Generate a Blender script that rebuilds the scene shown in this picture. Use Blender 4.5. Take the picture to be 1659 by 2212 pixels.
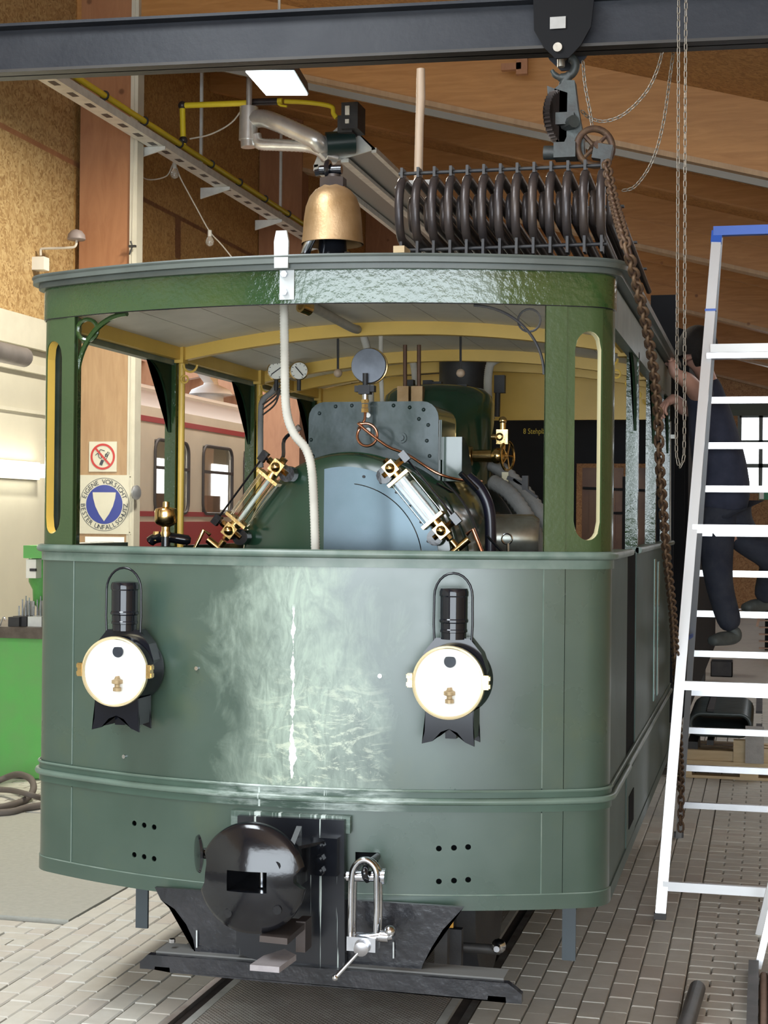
import bpy, bmesh, math, random
from mathutils import Vector, Matrix, Euler
R = random.Random(7)
for o in list(bpy.data.objects): bpy.data.objects.remove(o)
scene = bpy.context.scene
COL = scene.collection
PI = math.pi
V = Vector
# ------------------------------------------------------------------ camera
F, CX, CY, CZ, YAW, PIT, ROL = 3394.7, 1.716, -5.8385, 2.0, .2379, .0039, .0097
fw = V((-math.sin(YAW)*math.cos(PIT), math.cos(YAW)*math.cos(PIT), math.sin(PIT)))
rt = V((math.cos(YAW), math.sin(YAW), 0)); up = rt.cross(fw)
r2 = rt*math.cos(ROL)+up*math.sin(ROL); u2 = up*math.cos(ROL)-rt*math.sin(ROL)
CAM = V((CX, CY, CZ))
cd = bpy.data.cameras.new('camera'); cam = bpy.data.objects.new('camera', cd); COL.objects.link(cam)
cd.sensor_fit = 'HORIZONTAL'; cd.sensor_width = 36; cd.lens = F/1659*36; cd.clip_end = 300; cd.clip_start = .05
m3 = Matrix((r2, u2, -fw)).transposed()
cam.matrix_world = Matrix.Translation(CAM) @ m3.to_4x4()
scene.camera = cam
def ray(px, py): return fw + r2*((px-829.5)/F) - u2*((py-1106)/F)
def at(px, py, Y):
    d = ray(px, py); return CAM + d*((Y-CY)/d.y)
def atz(px, py, Z):
    d = ray(px, py); return CAM + d*((Z-CZ)/d.z)
def atx(px, py, X):
    d = ray(px, py); return CAM + d*((X-CX)/d.x)
def proj(p):
    d = V(p)-CAM; z = d.dot(fw); return (829.5+F*d.dot(r2)/z, 1106-F*d.dot(u2)/z, z)
# ------------------------------------------------------------------ world, light, exposure
w = bpy.data.worlds.new('world'); scene.world = w; w.use_nodes = True
bg = w.node_tree.nodes['Background']; bg.inputs[0].default_value = (.80, .90, 1.0, 1); bg.inputs[1].default_value = 4.5
vs = scene.view_settings
vs.view_transform = 'Standard'; vs.look = 'None'; vs.exposure = 0.0; vs.gamma = 1; vs.use_curve_mapping = False
def area(name, loc, rot, sx, sy, power, col):
    l = bpy.data.lights.new(name, 'AREA'); l.shape = 'RECTANGLE'; l.size = sx; l.size_y = sy; l.energy = power; l.color = col
    o = bpy.data.objects.new(name, l); COL.objects.link(o); o.location = loc; o.rotation_euler = rot; return o
# daylight falling through the open hall gate behind the camera and through the roof lights
area('gate_daylight', (1.65, -10.4, 2.6), (PI/2, 0, 0), 9.3, 4.8, 800, (.88, .95, 1))
area('rooflight_daylight', (-1.6, -3.2, 6.0), (0, -.2, 0), 1.6, 4.0, 430, (.88, .95, 1))
area('rooflight_daylight_rear', (4.2, 9.0, 4.9), (0, .25, 0), 1.2, 6.0, 160, (.92, .96, 1))
area('next_bay_side_fill', (-5.5, 19, 4.75), (0, math.radians(-38), 0), .6, 18, 420, (1, .95, .88))  # added fill strip under the closed roof, brightens the railcar side
area('next_bay_end_fill', (-8, 3.0, 2.4), (PI/2, 0, 0), 5, 4, 500, (1, .97, .92))  # added fill at the near end of the bay, no opening behind it

# ------------------------------------------------------------------ mesh helpers
def newbm(): return bmesh.new()
def bx(bm, c, s, rot=None):
    c = V(c); h = V(s)/2
    vs_ = []
    for x in (-1, 1):
        for y in (-1, 1):
            for z in (-1, 1):
                p = V((x*h.x, y*h.y, z*h.z))
                if rot is not None: p = rot @ p
                vs_.append(bm.verts.new(c+p))
    for f in ((0,1,3,2),(4,6,7,5),(0,4,5,1),(2,3,7,6),(0,2,6,4),(1,5,7,3)):
        bm.faces.new([vs_[i] for i in f])
    return bm
def bb(bm, x0, x1, y0, y1, z0, z1): return bx(bm, ((x0+x1)/2,(y0+y1)/2,(z0+z1)/2), (x1-x0,y1-y0,z1-z0))
def frame(d):
    d = V(d).normalized()
    a = V((0,0,1)) if abs(d.z) < .9 else V((1,0,0))
    u = d.cross(a).normalized(); v = u.cross(d).normalized()
    return u, v
def tube(bm, pts, r, n=8, closed=False, caps=True):
    pts = [V(p) for p in pts]; N = len(pts)
    rs = r if isinstance(r, (list, tuple)) else [r]*N
    rings = []; u = None
    for i, p in enumerate(pts):
        a = pts[(i-1) % N] if (i or closed) else p
        b = pts[(i+1) % N] if (i < N-1 or closed) else p
        d = (b-a)
        if d.length < 1e-9: d = V((0,0,1))
        d.normalize()
        if u is None: u, v = frame(d)
        else:
            u = (u - d*u.dot(d))
            if u.length < 1e-6: u, v = frame(d)
            u.normalize()
        v = d.cross(u)
        rings.append([bm.verts.new(p+(u*math.cos(2*PI*k/n)+v*math.sin(2*PI*k/n))*rs[i]) for k in range(n)])
    M_ = N if closed else N-1
    for i in range(M_):
        A, B = rings[i], rings[(i+1) % N]
        for k in range(n):
            bm.faces.new((A[k], A[(k+1) % n], B[(k+1) % n], B[k]))
    if not closed and caps:
        bm.faces.new(rings[0][::-1]); bm.faces.new(rings[-1])
    return bm
def cyl(bm, a, b, r, n=12, r1=None): return tube(bm, [a, b], [r, r if r1 is None else r1], n)
def lathe(bm, prof, o, d, n=24, caps=True):
    """prof: list of (radius, along)"""
    o = V(o); d = V(d).normalized(); u, v = frame(d)
    rings = [[bm.verts.new(o+d*t+(u*math.cos(2*PI*k/n)+v*math.sin(2*PI*k/n))*max(r, 1e-4)) for k in range(n)] for r, t in prof]
    for A, B in zip(rings, rings[1:]):
        for k in range(n): bm.faces.new((A[k], A[(k+1) % n], B[(k+1) % n], B[k]))
    if caps: bm.faces.new(rings[0][::-1]); bm.faces.new(rings[-1])
    return bm
def prism(bm, pts2, o, ux, uy, th):
    """flat outline pts2 in plane (ux,uy) at o, extruded along ux x uy by th"""
    o = V(o); ux = V(ux); uy = V(uy); nz = ux.cross(uy).normalized()
    A = [bm.verts.new(o+ux*x+uy*y) for x, y in pts2]; B = [bm.verts.new(o+ux*x+uy*y+nz*th) for x, y in pts2]
    fa = bm.faces.new(A[::-1]); fb = bm.faces.new(B)
    n = len(pts2)
    for i in range(n): bm.faces.new((A[i], A[(i+1) % n], B[(i+1) % n], B[i]))
    bmesh.ops.triangulate(bm, faces=[fa, fb]); return bm
def ball(bm, c, r, n=12, m=8, sc=(1,1,1)):
    mt = Matrix.Translation(V(c)) @ Matrix.Diagonal((r*sc[0], r*sc[1], r*sc[2], 1))
    bmesh.ops.create_uvsphere(bm, u_segments=n, v_segments=m, radius=1, matrix=mt); return bm
def ringpts(c, u, v, r, n=16, a0=0, a1=2*PI, end=False):
    c = V(c); u = V(u); v = V(v)
    k = n if not end else n-1
    return [c+u*(r*math.cos(a0+(a1-a0)*i/k))+v*(r*math.sin(a0+(a1-a0)*i/k)) for i in range(n)]
def smoothpath(pts, k=6):
    pts = [V(p) for p in pts]; out = []
    for i in range(len(pts)-1):
        p0 = pts[max(i-1,0)]; p1 = pts[i]; p2 = pts[i+1]; p3 = pts[min(i+2,len(pts)-1)]
        for j in range(k):
            t = j/k
            out.append(.5*((2*p1)+(p2-p0)*t+(2*p0-5*p1+4*p2-p3)*t*t+(3*p1-p0-3*p2+p3)*t**3))
    out.append(pts[-1]); return out
def obj(name, bm, mat, parent=None, smooth=False, local=False):
    if isinstance(bm, bpy.types.Mesh): me = bm
    else:
        bmesh.ops.recalc_face_normals(bm, faces=bm.faces[:])
        me = bpy.data.meshes.new(name); bm.to_mesh(me); bm.free()
        if mat is not None: me.materials.append(mat)
        if smooth:
            for p in me.polygons: p.use_smooth = True
            if smooth != 2:
                try: me.set_sharp_from_angle(angle=math.radians(26 if smooth == 3 else 47))
                except Exception: pass
    o = bpy.data.objects.new(name, me); COL.objects.link(o)
    if parent is not None:
        o.parent = parent
        if parent.type == 'EMPTY' and not local: o.matrix_parent_inverse = Matrix.Translation(-parent.location)
    return o
def thing(name, label, cat, loc=(0,0,0), group=None, rot=None):
    o = bpy.data.objects.new(name, None); COL.objects.link(o); o.location = loc; o.empty_display_size = .1
    if rot is not None: o.rotation_euler = rot
    return tag(o, label, cat, group)
def tag(o, label, cat, group=None):
    o['label'] = label; o['category'] = cat
    if group: o['group'] = group
    return o
def struct(o):
    o['kind'] = 'structure'; return o
def copytree(o, parent=None):
    c = o.copy(); COL.objects.link(c)
    if parent is not None: c.parent = parent
    for ch in list(o.children): copytree(ch, c)
    return c
# ------------------------------------------------------------------ materials
def mk(name):
    m = bpy.data.materials.new(name); m.use_nodes = True; nt = m.node_tree
    return m, nt, nt.nodes['Principled BSDF']
def nd(nt, t, **k):
    n = nt.nodes.new(t)
    for a, b in k.items():
        if a in n.inputs: n.inputs[a].default_value = b
        else: setattr(n, a, b)
    return n
def coords(nt, scale=(1,1,1), out='Object'):
    tc = nt.nodes.new('ShaderNodeTexCoord'); mp = nt.nodes.new('ShaderNodeMapping')
    nt.links.new(tc.outputs[out], mp.inputs[0]); mp.inputs['Scale'].default_value = scale
    return mp.outputs[0]
def noise(nt, vec, scale, detail=4, rough=.55, dist=0):
    n = nd(nt, 'ShaderNodeTexNoise', Scale=scale, Detail=detail, Roughness=rough, Distortion=dist)
    nt.links.new(vec, n.inputs['Vector']); return n.outputs['Fac']
def ramp(nt, fac, stops):
    n = nt.nodes.new('ShaderNodeValToRGB'); cr = n.color_ramp
    while len(cr.elements) < len(stops): cr.elements.new(.5)
    for e, (p, c) in zip(cr.elements, stops):
        e.position = p; e.color = (c[0], c[1], c[2], 1) if not isinstance(c, (int, float)) else (c, c, c, 1)
    nt.links.new(fac, n.inputs[0]); return n.outputs[0]
def mixc(nt, fac, a, b):
    n = nt.nodes.new('ShaderNodeMix'); n.data_type = 'RGBA'
    for i, v in ((0, fac), (6, a), (7, b)):
        if hasattr(v, 'links'): nt.links.new(v, n.inputs[i])
        elif isinstance(v, (int, float)): n.inputs[i].default_value = v
        else: n.inputs[i].default_value = (*v, 1)
    return n.outputs[2]
def math_(nt, op, a, b=0, c=None):
    n = nt.nodes.new('ShaderNodeMath'); n.operation = op
    for i, v in ((0, a), (1, b)) + (((2, c),) if c is not None else ()):
        if hasattr(v, 'links'): nt.links.new(v, n.inputs[i])
        else: n.inputs[i].default_value = v
    return n.outputs[0]
def bumpn(nt, bs, h, strength, dist=.01):
    b = nd(nt, 'ShaderNodeBump', Strength=strength, Distance=dist)
    nt.links.new(h, b.inputs['Height']); nt.links.new(b.outputs[0], bs.inputs['Normal'])
def M(name, col, rough=.5, metal=0., var=0., vscale=6, col2=None, bump=0., bscale=60, coat=0., spec=.5, trans=0., emit=None, rvar=0., stretch=(1,1,1)):
    m, nt, bs = mk(name)
    bs.inputs['Base Color'].default_value = (*col, 1); bs.inputs['Roughness'].default_value = rough
    bs.inputs['Metallic'].default_value = metal; bs.inputs['Coat Weight'].default_value = coat; bs.inputs['Coat Roughness'].default_value = .08
    bs.inputs['Specular IOR Level'].default_value = spec
    if trans: bs.inputs['Transmission Weight'].default_value = trans
    if emit: bs.inputs['Emission Color'].default_value = (*emit[0], 1); bs.inputs['Emission Strength'].default_value = emit[1]
    if var or bump or rvar:
        vec = coords(nt, stretch); f = noise(nt, vec, vscale)
        if var:
            c2 = col2 or tuple(c*(1-var) for c in col)
            nt.links.new(ramp(nt, f, [(.35, col), (.68, c2)]), bs.inputs['Base Color'])
        if rvar: nt.links.new(ramp(nt, f, [(.3, max(rough-rvar, .02)), (.7, min(rough+rvar, 1))]), bs.inputs['Roughness'])
        if bump: bumpn(nt, bs, noise(nt, vec, bscale, 3), bump)
    return m
def osb_mat(name, a, b, c):
    m, nt, bs = mk(name)
    v = coords(nt, (1,1,1))
    vo = nd(nt, 'ShaderNodeTexVoronoi', Scale=38.); vo.inputs['Randomness'].default_value = 1
    vm = nt.nodes.new('ShaderNodeVectorMath'); vm.operation = 'MULTIPLY_ADD'
    ns = nd(nt, 'ShaderNodeTexNoise', Scale=7., Detail=3.); nt.links.new(v, ns.inputs['Vector'])
    nt.links.new(ns.outputs['Color'], vm.inputs[0]); vm.inputs[1].default_value = (.25,.25,.25); nt.links.new(v, vm.inputs[2])
    nt.links.new(vm.outputs[0], vo.inputs['Vector'])
    sep = nt.nodes.new('ShaderNodeSeparateColor'); nt.links.new(vo.outputs['Color'], sep.inputs[0])
    col = ramp(nt, sep.outputs[0], [(0, a), (.5, b), (1, c)])
    f2 = noise(nt, v, 2.0)
    col = mixc(nt, math_(nt, 'MULTIPLY', f2, .35), col, a)
    nt.links.new(col, bs.inputs['Base Color']); bs.inputs['Roughness'].default_value = .55
    bumpn(nt, bs, sep.outputs[1], .15, .004)
    return m
def wood_mat(name, a, b, knot, grain=(1,1,1), rough=.5):
    m, nt, bs = mk(name)
    v = coords(nt, grain)
    f = noise(nt, v, 3.0, 6, .6, 1.2); col = ramp(nt, f, [(.3, a), (.7, b)])
    vo = nd(nt, 'ShaderNodeTexVoronoi', Scale=1.9); v2 = coords(nt, (1,1,1)); nt.links.new(v2, vo.inputs['Vector'])
    k = ramp(nt, vo.outputs['Distance'], [(.035, 1.), (.07, 0.)])
    col = mixc(nt, math_(nt, 'MULTIPLY', k, .8), col, knot)
    nt.links.new(col, bs.inputs['Base Color']); bs.inputs['Roughness'].default_value = rough
    bumpn(nt, bs, f, .08, .004); return m
def panel_mat(name, polish_glare):
    m, nt, bs = mk(name)
    v = coords(nt); f = noise(nt, v, 2.2, 5, .6)
    base = ramp(nt, f, [(.3, (.030,.058,.043)), (.55, (.040,.070,.053)), (.75, (.052,.078,.047))])
    rgh = ramp(nt, noise(nt, v, 3.5, 4), [(.3, .25), (.7, .36)])
    if polish_glare:
        tc = nt.nodes.new('ShaderNodeTexCoord'); sp = nt.nodes.new('ShaderNodeSeparateXYZ'); nt.links.new(tc.outputs['Object'], sp.inputs[0])
        X, Z = sp.outputs[0], math_(nt, 'SUBTRACT', sp.outputs[2], .9)
        vs1 = coords(nt, (2.2, 1, 1.5)); wob = noise(nt, vs1, 2.2, 6, .62, .9)
        # wiped polish haze in the middle of the panel, reflected glare painted in with it
        d = math_(nt, 'ABSOLUTE', math_(nt, 'SUBTRACT', X, .03))
        e = ramp(nt, math_(nt, 'ADD', d, math_(nt, 'MULTIPLY', math_(nt, 'SUBTRACT', wob, .5), .75)), [(.06, 1.), (.34, 0.)])
        zl = ramp(nt, math_(nt, 'ADD', Z, math_(nt, 'MULTIPLY', wob, .12)), [(.07, 0.), (.16, 1.)])
        msk = math_(nt, 'MULTIPLY', e, zl)
        vs2 = coords(nt, (9, 1, 3)); wf = noise(nt, vs2, 2.2, 7, .7, 1.6)
        msk2 = math_(nt, 'MULTIPLY', msk, ramp(nt, wf, [(.3, .25), (.62, 1.)]))
        base = mixc(nt, math_(nt, 'MULTIPLY', msk2, .75), base, (.36,.45,.36))
        # swirls low on the right of the haze
        sw = noise(nt, coords(nt, (2.2, 1, 5)), 2.6, 6, .75, 2.8)
        zb = ramp(nt, Z, [(.08, .0), (.12, 1.), (.4, .8), (.58, 0.)])
        xb = ramp(nt, math_(nt, 'ABSOLUTE', math_(nt, 'SUBTRACT', X, .12)), [(.10, 1.), (.28, 0.)])
        s = math_(nt, 'MULTIPLY', math_(nt, 'MULTIPLY', zb, xb), ramp(nt, sw, [(.52, 0.), (.62, 1.)]))
        base = mixc(nt, math_(nt, 'MULTIPLY', s, .7), base, (.55,.60,.45))
        # run of white paste down the middle
        dr = math_(nt, 'ABSOLUTE', math_(nt, 'SUBTRACT', math_(nt, 'SUBTRACT', X, .022), math_(nt, 'MULTIPLY', math_(nt, 'SUBTRACT', noise(nt, coords(nt, (0,0,6)), 2.0, 3), .5), .03)))
        wid = ramp(nt, noise(nt, coords(nt, (0, 0, 1)), 7.5, 4, .6), [(.44, 0.), (.66, .018)])
        pm = math_(nt, 'LESS_THAN', dr, wid)
        pm = math_(nt, 'MULTIPLY', pm, ramp(nt, Z, [(.11, 0.), (.14, 1.), (.74, 1.), (.78, 0.)]))
        base = mixc(nt, pm, base, (.85,.92,.85))
        rgh = mixc(nt, msk2, rgh, (.5,.5,.5))
    nt.links.new(base, bs.inputs['Base Color']); nt.links.new(rgh, bs.inputs['Roughness'])
    bs.inputs['Specular IOR Level'].default_value = .8; bs.inputs['Coat Weight'].default_value = .25; bs.inputs['Coat Roughness'].default_value = .3
    bumpn(nt, bs, noise(nt, v, 4, 2), .02, .01)
    return m
def drip_mat(name, col, rough, x0, x1, amount, haze):
    m, nt, bs = mk(name)
    tc = nt.nodes.new('ShaderNodeTexCoord'); sp = nt.nodes.new('ShaderNodeSeparateXYZ'); nt.links.new(tc.outputs['Object'], sp.inputs[0])
    c, h = (x0+x1)/2, (x1-x0)/2
    d = math_(nt, 'DIVIDE', math_(nt, 'ABSOLUTE', math_(nt, 'SUBTRACT', sp.outputs[0], c)), h*2)
    dr = ramp(nt, noise(nt, coords(nt, (55, 1, 1.6)), 1.0, 3, .6), [(amount, 0.), (amount+.05, 1.)])
    hz = ramp(nt, noise(nt, coords(nt, (3, 1, 18)), 2.0, 6, .7), [(.42, 0.), (.7, haze)])
    msk = math_(nt, 'MULTIPLY', math_(nt, 'MAXIMUM', dr, hz), ramp(nt, d, [(.35, 1.), (.55, 0.)]))
    base = ramp(nt, noise(nt, coords(nt), 3.0, 4), [(.35, col), (.7, tuple(v*1.35 for v in col))])
    nt.links.new(mixc(nt, math_(nt, 'MULTIPLY', msk, .8), base, (.62,.70,.66)), bs.inputs['Base Color']); bs.inputs['Roughness'].default_value = rough
    return m
T = {}
T['panel'] = panel_mat('satin_green_panel', True); T['skirt'] = panel_mat('satin_green_skirt', False)
T['belt'] = drip_mat('belt_green_with_polish', (.040,.070,.053), .32, -.28, .42, .66, .8)
T['beltbead'] = drip_mat('bead_green_with_polish', (.09,.13,.105), .35, -.34, .5, .7, 1.0)
T['backing'] = drip_mat('backing_with_drips', (.045,.075,.058), .35, -.3, .4, .55, .3)
T['mount'] = drip_mat('black_plate_with_drips', (.007,.008,.011), .25, -.3, .4, .66, .0)
T['gloss_green'] = M('wet_gloss_green', (.016,.048,.016), .14, 0, .5, 3, (.030,.058,.014), .30, 38, .5, .6)
T['gussetgreen'] = M('gusset_green', (.012,.030,.012), .65, 0, 0, 5, None, 0, 5, 0, .15)
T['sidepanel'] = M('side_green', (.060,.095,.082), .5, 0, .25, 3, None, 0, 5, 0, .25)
T['pillar'] = M('pillar_green', (.030,.058,.020), .26, 0, .4, 4, (.038,.066,.024), .12, 45, .2, .5)
T['boiler'] = M('boiler_green', (.018,.055,.030), .16, 0, .3, 3, None, .04, 8, .4, .6)
T['moulding'] = M('moulding_green', (.085,.13,.105), .38, 0, .4, 8, (.16,.2,.17))
T['roofgrey'] = M('roof_grey', (.085,.10,.09), .4, 0, .3, 5)
T['yellow'] = M('ochre_yellow', (.70,.46,.09), .42, 0, .12, 4, None, .05, 30)
T['ceil'] = M('ceiling_white', (.80,.78,.71), .5, 0, .2, 3, (.66,.64,.57))
T['black'] = M('gloss_black', (.007,.008,.011), .15, 0, .3, 6, None, .08, 22, .2, .5)
T['lampblack'] = M('lantern_black', (.007,.008,.012), .12, 0, 0, 6, None, 0, 22, .12, .4)
T['dullblack'] = M('dull_black', (.02,.02,.023), .55, 0, .4, 8, (.04,.038,.036), .1, 60)
T['dark'] = M('interior_dark', (.008,.009,.010), .9, spec=.1)
T['frameblack'] = M('frame_black', (.008,.009,.012), .26, 0, .5, 5, (.022,.022,.026), .35, 24, .15, .5)
T['brass'] = M('brass', (.78,.56,.25), .2, 1, .25, 20, (.55,.36,.14), .05, 60)
T['bronze'] = M('bronze_bell', (.46,.31,.17), .45, .7, .3, 8, (.32,.20,.09), .1, 90)
T['copper'] = M('copper', (.72,.33,.20), .25, 1)
T['steel'] = M('steel', (.62,.64,.68), .18, 1, .2, 12, None, .03, 40)
T['plate'] = M('polished_plate', (.075,.10,.115), .22, .75, .15, 4, (.06,.085,.095), .02, 5, 0, .3)
T['boxsteel'] = M('box_plate', (.040,.056,.058), .32, .2, .6, 9, (.010,.024,.019), .2, 10, .1, .35)
T['rustmetal'] = M('dark_tube', (.040,.034,.036), .36, .35, .5, 5, (.075,.058,.05), .08, 60)
T['whitepipe'] = M('wrapped_pipe', (.50,.48,.42), .8, 0, .15, 12, spec=.1)
T['greypipe'] = M('lagged_pipe', (.30,.30,.29), .8, 0, .2, 12, None, .25, 160)
T['white'] = M('enamel_white', (.93,.93,.90), .25, 0)
T['whitepaint'] = M('chalky_white', (.55,.58,.58), .5, 0, .25, 9, (.42,.44,.44))
T['alu'] = M('aluminium', (.80,.81,.83), .3, .85, .1, 9)
T['aluwhite'] = M('bright_aluminium', (.88,.89,.90), .35, .5)
T['alugrey'] = M('aluminium_grey', (.42,.44,.47), .4, .7)
T['duct'] = M('duct_metal', (.82,.82,.80), .28, .65, .15, 10, None, .05, 20)
T['galv'] = M('galvanised', (.72,.73,.69), .42, .3, .2, 9)
T['gasyellow'] = M('gas_yellow', (.80,.62,.03), .4)
T['blue'] = M('blue_plastic', (.03,.12,.55), .4)
T['rust'] = M('rusty_chain', (.075,.042,.03), .6, .4, .5, 25, (.14,.085,.045), .2, 80)
T['zinc'] = M('hand_chain', (.40,.36,.30), .45, .7, .3, 25)
T['hoist'] = M('hoist_greygreen', (.05,.062,.06), .5, .2, .5, 10, (.03,.03,.028), .2, 40)
T['beam'] = M('crane_beam_grey', (.014,.016,.022), .45, .1, .5, 2.5, (.026,.028,.034), .1, 30, 0, .3)
T['beamflange'] = M('crane_beam_flange', (.036,.031,.026), .5, .1, .4, 4)
T['osb'] = osb_mat('osb_pale', (.26,.15,.055), (.45,.30,.13), (.56,.41,.20))
T['osbdark'] = osb_mat('osb_brown', (.24,.11,.035), (.38,.19,.065), (.48,.27,.10))
T['osbmid'] = osb_mat('osb_lamplit', (.30,.15,.045), (.46,.26,.085), (.57,.36,.14))  # lighter OSB copy, lamp light on the rear wall put into the colour
T['ply'] = wood_mat('plywood_pale', (.33,.205,.11), (.42,.28,.155), (.20,.09,.04), (4,1,.5))
T['plybrown'] = wood_mat('glulam_brown', (.34,.150,.040), (.46,.225,.070), (.14,.05,.02), (.5,2,5))
T['redwood'] = wood_mat('glulam_red', (.30,.13,.06), (.38,.18,.085), (.12,.05,.02), (3,1,.6))
T['wallwhite'] = M('wall_white', (.54,.51,.41), .7, 0, .06, 3, None, .1, 14)
T['creamtrim'] = M('cream_board', (.58,.55,.45), .6, 0, .1, 5)
T['machine'] = M('machine_green', (.11,.40,.09), .5, 0, .25, 6, (.13,.36,.10), .05, 30)
T['machinedark'] = M('machine_green_gloss', (.10,.34,.08), .3, 0, .3, 9)
T['hose'] = M('rubber_hose', (.12,.10,.085), .75)
T['railcream'] = M('railcar_cream', (.66,.60,.48), .4, 0, .08, 2)
T['railred'] = M('railcar_red', (.34,.045,.05), .4)
T['railroof'] = M('railcar_roof', (.46,.42,.40), .45)
T['railgutter'] = M('railcar_roof_pale', (.80,.78,.74), .5)
T['glassdark'] = M('window_glass', (.06,.055,.05), .06, 0, 0, 5, None, 0, 5, .3, .9)
T['rubber'] = M('window_rubber', (.05,.045,.045), .5)
T['navy'] = M('navy_cloth', (.014,.018,.036), .9, 0, .4, 12, (.024,.028,.05), .3, 30)
T['jeans'] = M('work_trousers', (.012,.015,.028), .9, 0, .4, 12, (.026,.03,.042), .3, 30)
T['skin'] = M('skin', (.52,.29,.22), .5, 0, .15, 9)
T['hair'] = M('hair', (.010,.008,.007), .85, 0, .3, 60, None, .4, 120)
T['boot'] = M('work_boot', (.075,.085,.08), .7, 0, .4, 14, None, .2, 60)
T['woodpale'] = wood_mat('hammer_wood', (.36,.26,.18), (.44,.33,.235), (.4,.25,.15), (9,9,1))
T['pallet'] = wood_mat('pallet_wood', (.50,.37,.20), (.62,.48,.28), (.25,.14,.06), (1,3,5))
T['crimson'] = M('sign_red', (.48,.04,.04), .4)
T['signwhite'] = M('sign_cream', (.62,.60,.49), .45, 0, .06, 4)
T['signblue'] = M('sign_blue', (.035,.055,.28), .4)
T['signink'] = M('sign_ink', (.04,.05,.07), .5)
T['carr'] = M('carriage_dark', (.009,.010,.013), .6, 0, .3, 4, None, 0, 5, 0, .12)
T['carrwood'] = M('carriage_wood', (.20,.075,.028), .45, 0, .4, 5, (.28,.12,.04))
T['carrtext'] = M('carriage_letter_yellow', (.50,.42,.05), .5)
T['glass'] = M('clear_glass', (.96,1,.99), .03, 0, 0, 5, None, 0, 5, 0, .5, 1.0)
T['lens'] = M('lens_glass', (1,1,1), .02, 0, 0, 5, None, 0, 5, 0, .5, 1.0)
T['coil'] = M('painted_coil', (.075,.095,.095), .35, .2, .3, 6)
T['concrete'] = M('block_grey', (.42,.41,.39), .85, 0, .2, 12, None, .2, 60)
T['windowlight'] = M('bright_sky_pane', (.9,.95,1), .4, emit=((.9,.96,1), 5.0))
T['tubelight'] = M('lit_tube', (1,.97,.85), .4, emit=((1,.95,.80), 9.0))
T['panellight'] = M('lit_panel', (.9,1,1), .4, emit=((.80,.97,1), 14.0))
T['exitgreen'] = M('exit_green', (.02,.30,.12), .4)
T['ivory'] = M('ivory_plastic', (.74,.72,.64), .45)
T['wire'] = M('wire_dark', (.05,.045,.04), .6)
T['wirepale'] = M('wire_pale', (.55,.5,.42), .6)
T['tagpaper'] = M('paper_tag', (.72,.68,.48), .7)
T['bulb'] = M('bulb_glass', (.9,.88,.8), .05, 0, 0, 5, None, 0, 5, 0, .5, .8)
T['floorsteel'] = M('floor_bar_steel', (.16,.155,.155), .5, .4, .4, 7)
T['pinkpipe'] = M('brown_pipe', (.36,.24,.18), .7, 0, .3, 9)
T['gaugeface'] = M('gauge_face', (.78,.76,.66), .4)
T['lens'].node_tree.nodes['Principled BSDF'].inputs['IOR'].default_value = 1.08
# pavers and floor
def paver_mat(name):
    m, nt, bs = mk(name); oi = nt.nodes.new('ShaderNodeObjectInfo')
    v = coords(nt, (1,1,1)); 
    geo = nt.nodes.new('ShaderNodeNewGeometry')
    f = noise(nt, geo.outputs['Position'], 11, 5, .6); f2 = noise(nt, geo.outputs['Position'], 1.1, 3)
    c = ramp(nt, f, [(.3, (.50,.48,.42)), (.7, (.57,.555,.50))])
    c = mixc(nt, ramp(nt, oi.outputs['Random'], [(.0, 0.), (.8, .25), (1, .5)]), c, (.42,.35,.30))
    c = mixc(nt, ramp(nt, f2, [(.52, 0.), (.75, .45)]), c, (.29,.29,.28))
    # chalky wash tracked over the floor near the front left
    sp = nt.nodes.new('ShaderNodeSeparateXYZ'); nt.links.new(geo.outputs['Position'], sp.inputs[0])
    wv = noise(nt, geo.outputs['Position'], 3.2, 6, .7)
    a = ramp(nt, math_(nt, 'ADD', sp.outputs[1], math_(nt, 'MULTIPLY', wv, .8)), [(.0, 1.), (.34, 0.)])
    b = ramp(nt, math_(nt, 'ADD', sp.outputs[0], math_(nt, 'MULTIPLY_ADD', wv, .3, 1.0)), [(.55, 1.), (.85, 0.)])
    dst = math_(nt, 'MULTIPLY', math_(nt, 'MULTIPLY', a, b), ramp(nt, wv, [(.35, .2), (.6, 1.)]))
    c = mixc(nt, math_(nt, 'MULTIPLY', dst, .6), c, (.66,.70,.69))
    nt.links.new(c, bs.inputs['Base Color']); bs.inputs['Roughness'].default_value = .6
    bumpn(nt, bs, f, .12, .004); return m
T['paver'] = paver_mat('concrete_paver')
T['grout'] = M('joint_sand', (.17,.15,.12), .9, 0, .3, 20)
def tread_mat():
    m, nt, bs = mk('tread_plate')
    v = coords(nt, (1,1,1)); mp = nd(nt, 'ShaderNodeMapping'); nt.links.new(v, mp.inputs[0]); mp.inputs['Rotation'].default_value = (0,0,PI/4)
    ck = nd(nt, 'ShaderNodeTexVoronoi', Scale=62.); ck.inputs['Randomness'].default_value = 0; nt.links.new(mp.outputs[0], ck.inputs['Vector'])
    h = ramp(nt, ck.outputs['Distance'], [(.25, 1.), (.42, 0.)])
    n1 = noise(nt, v, 3, 5, .65)
    c = mixc(nt, h, (.22,.195,.17), (.50,.47,.43))
    c = mixc(nt, ramp(nt, n1, [(.5, 0.), (.72, .55)]), c, (.62,.62,.59))
    nt.links.new(c, bs.inputs['Base Color']); bs.inputs['Roughness'].default_value = .5; bs.inputs['Metallic'].default_value = .15
    bumpn(nt, bs, h, .6, .004); return m
T['tread'] = tread_mat()
T['railsteel'] = M('rail_steel', (.30,.29,.28), .35, .7, .4, 9, (.16,.13,.11))
T['groove'] = M('rail_groove', (.05,.035,.028), .9, 0, .4, 14)
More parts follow.
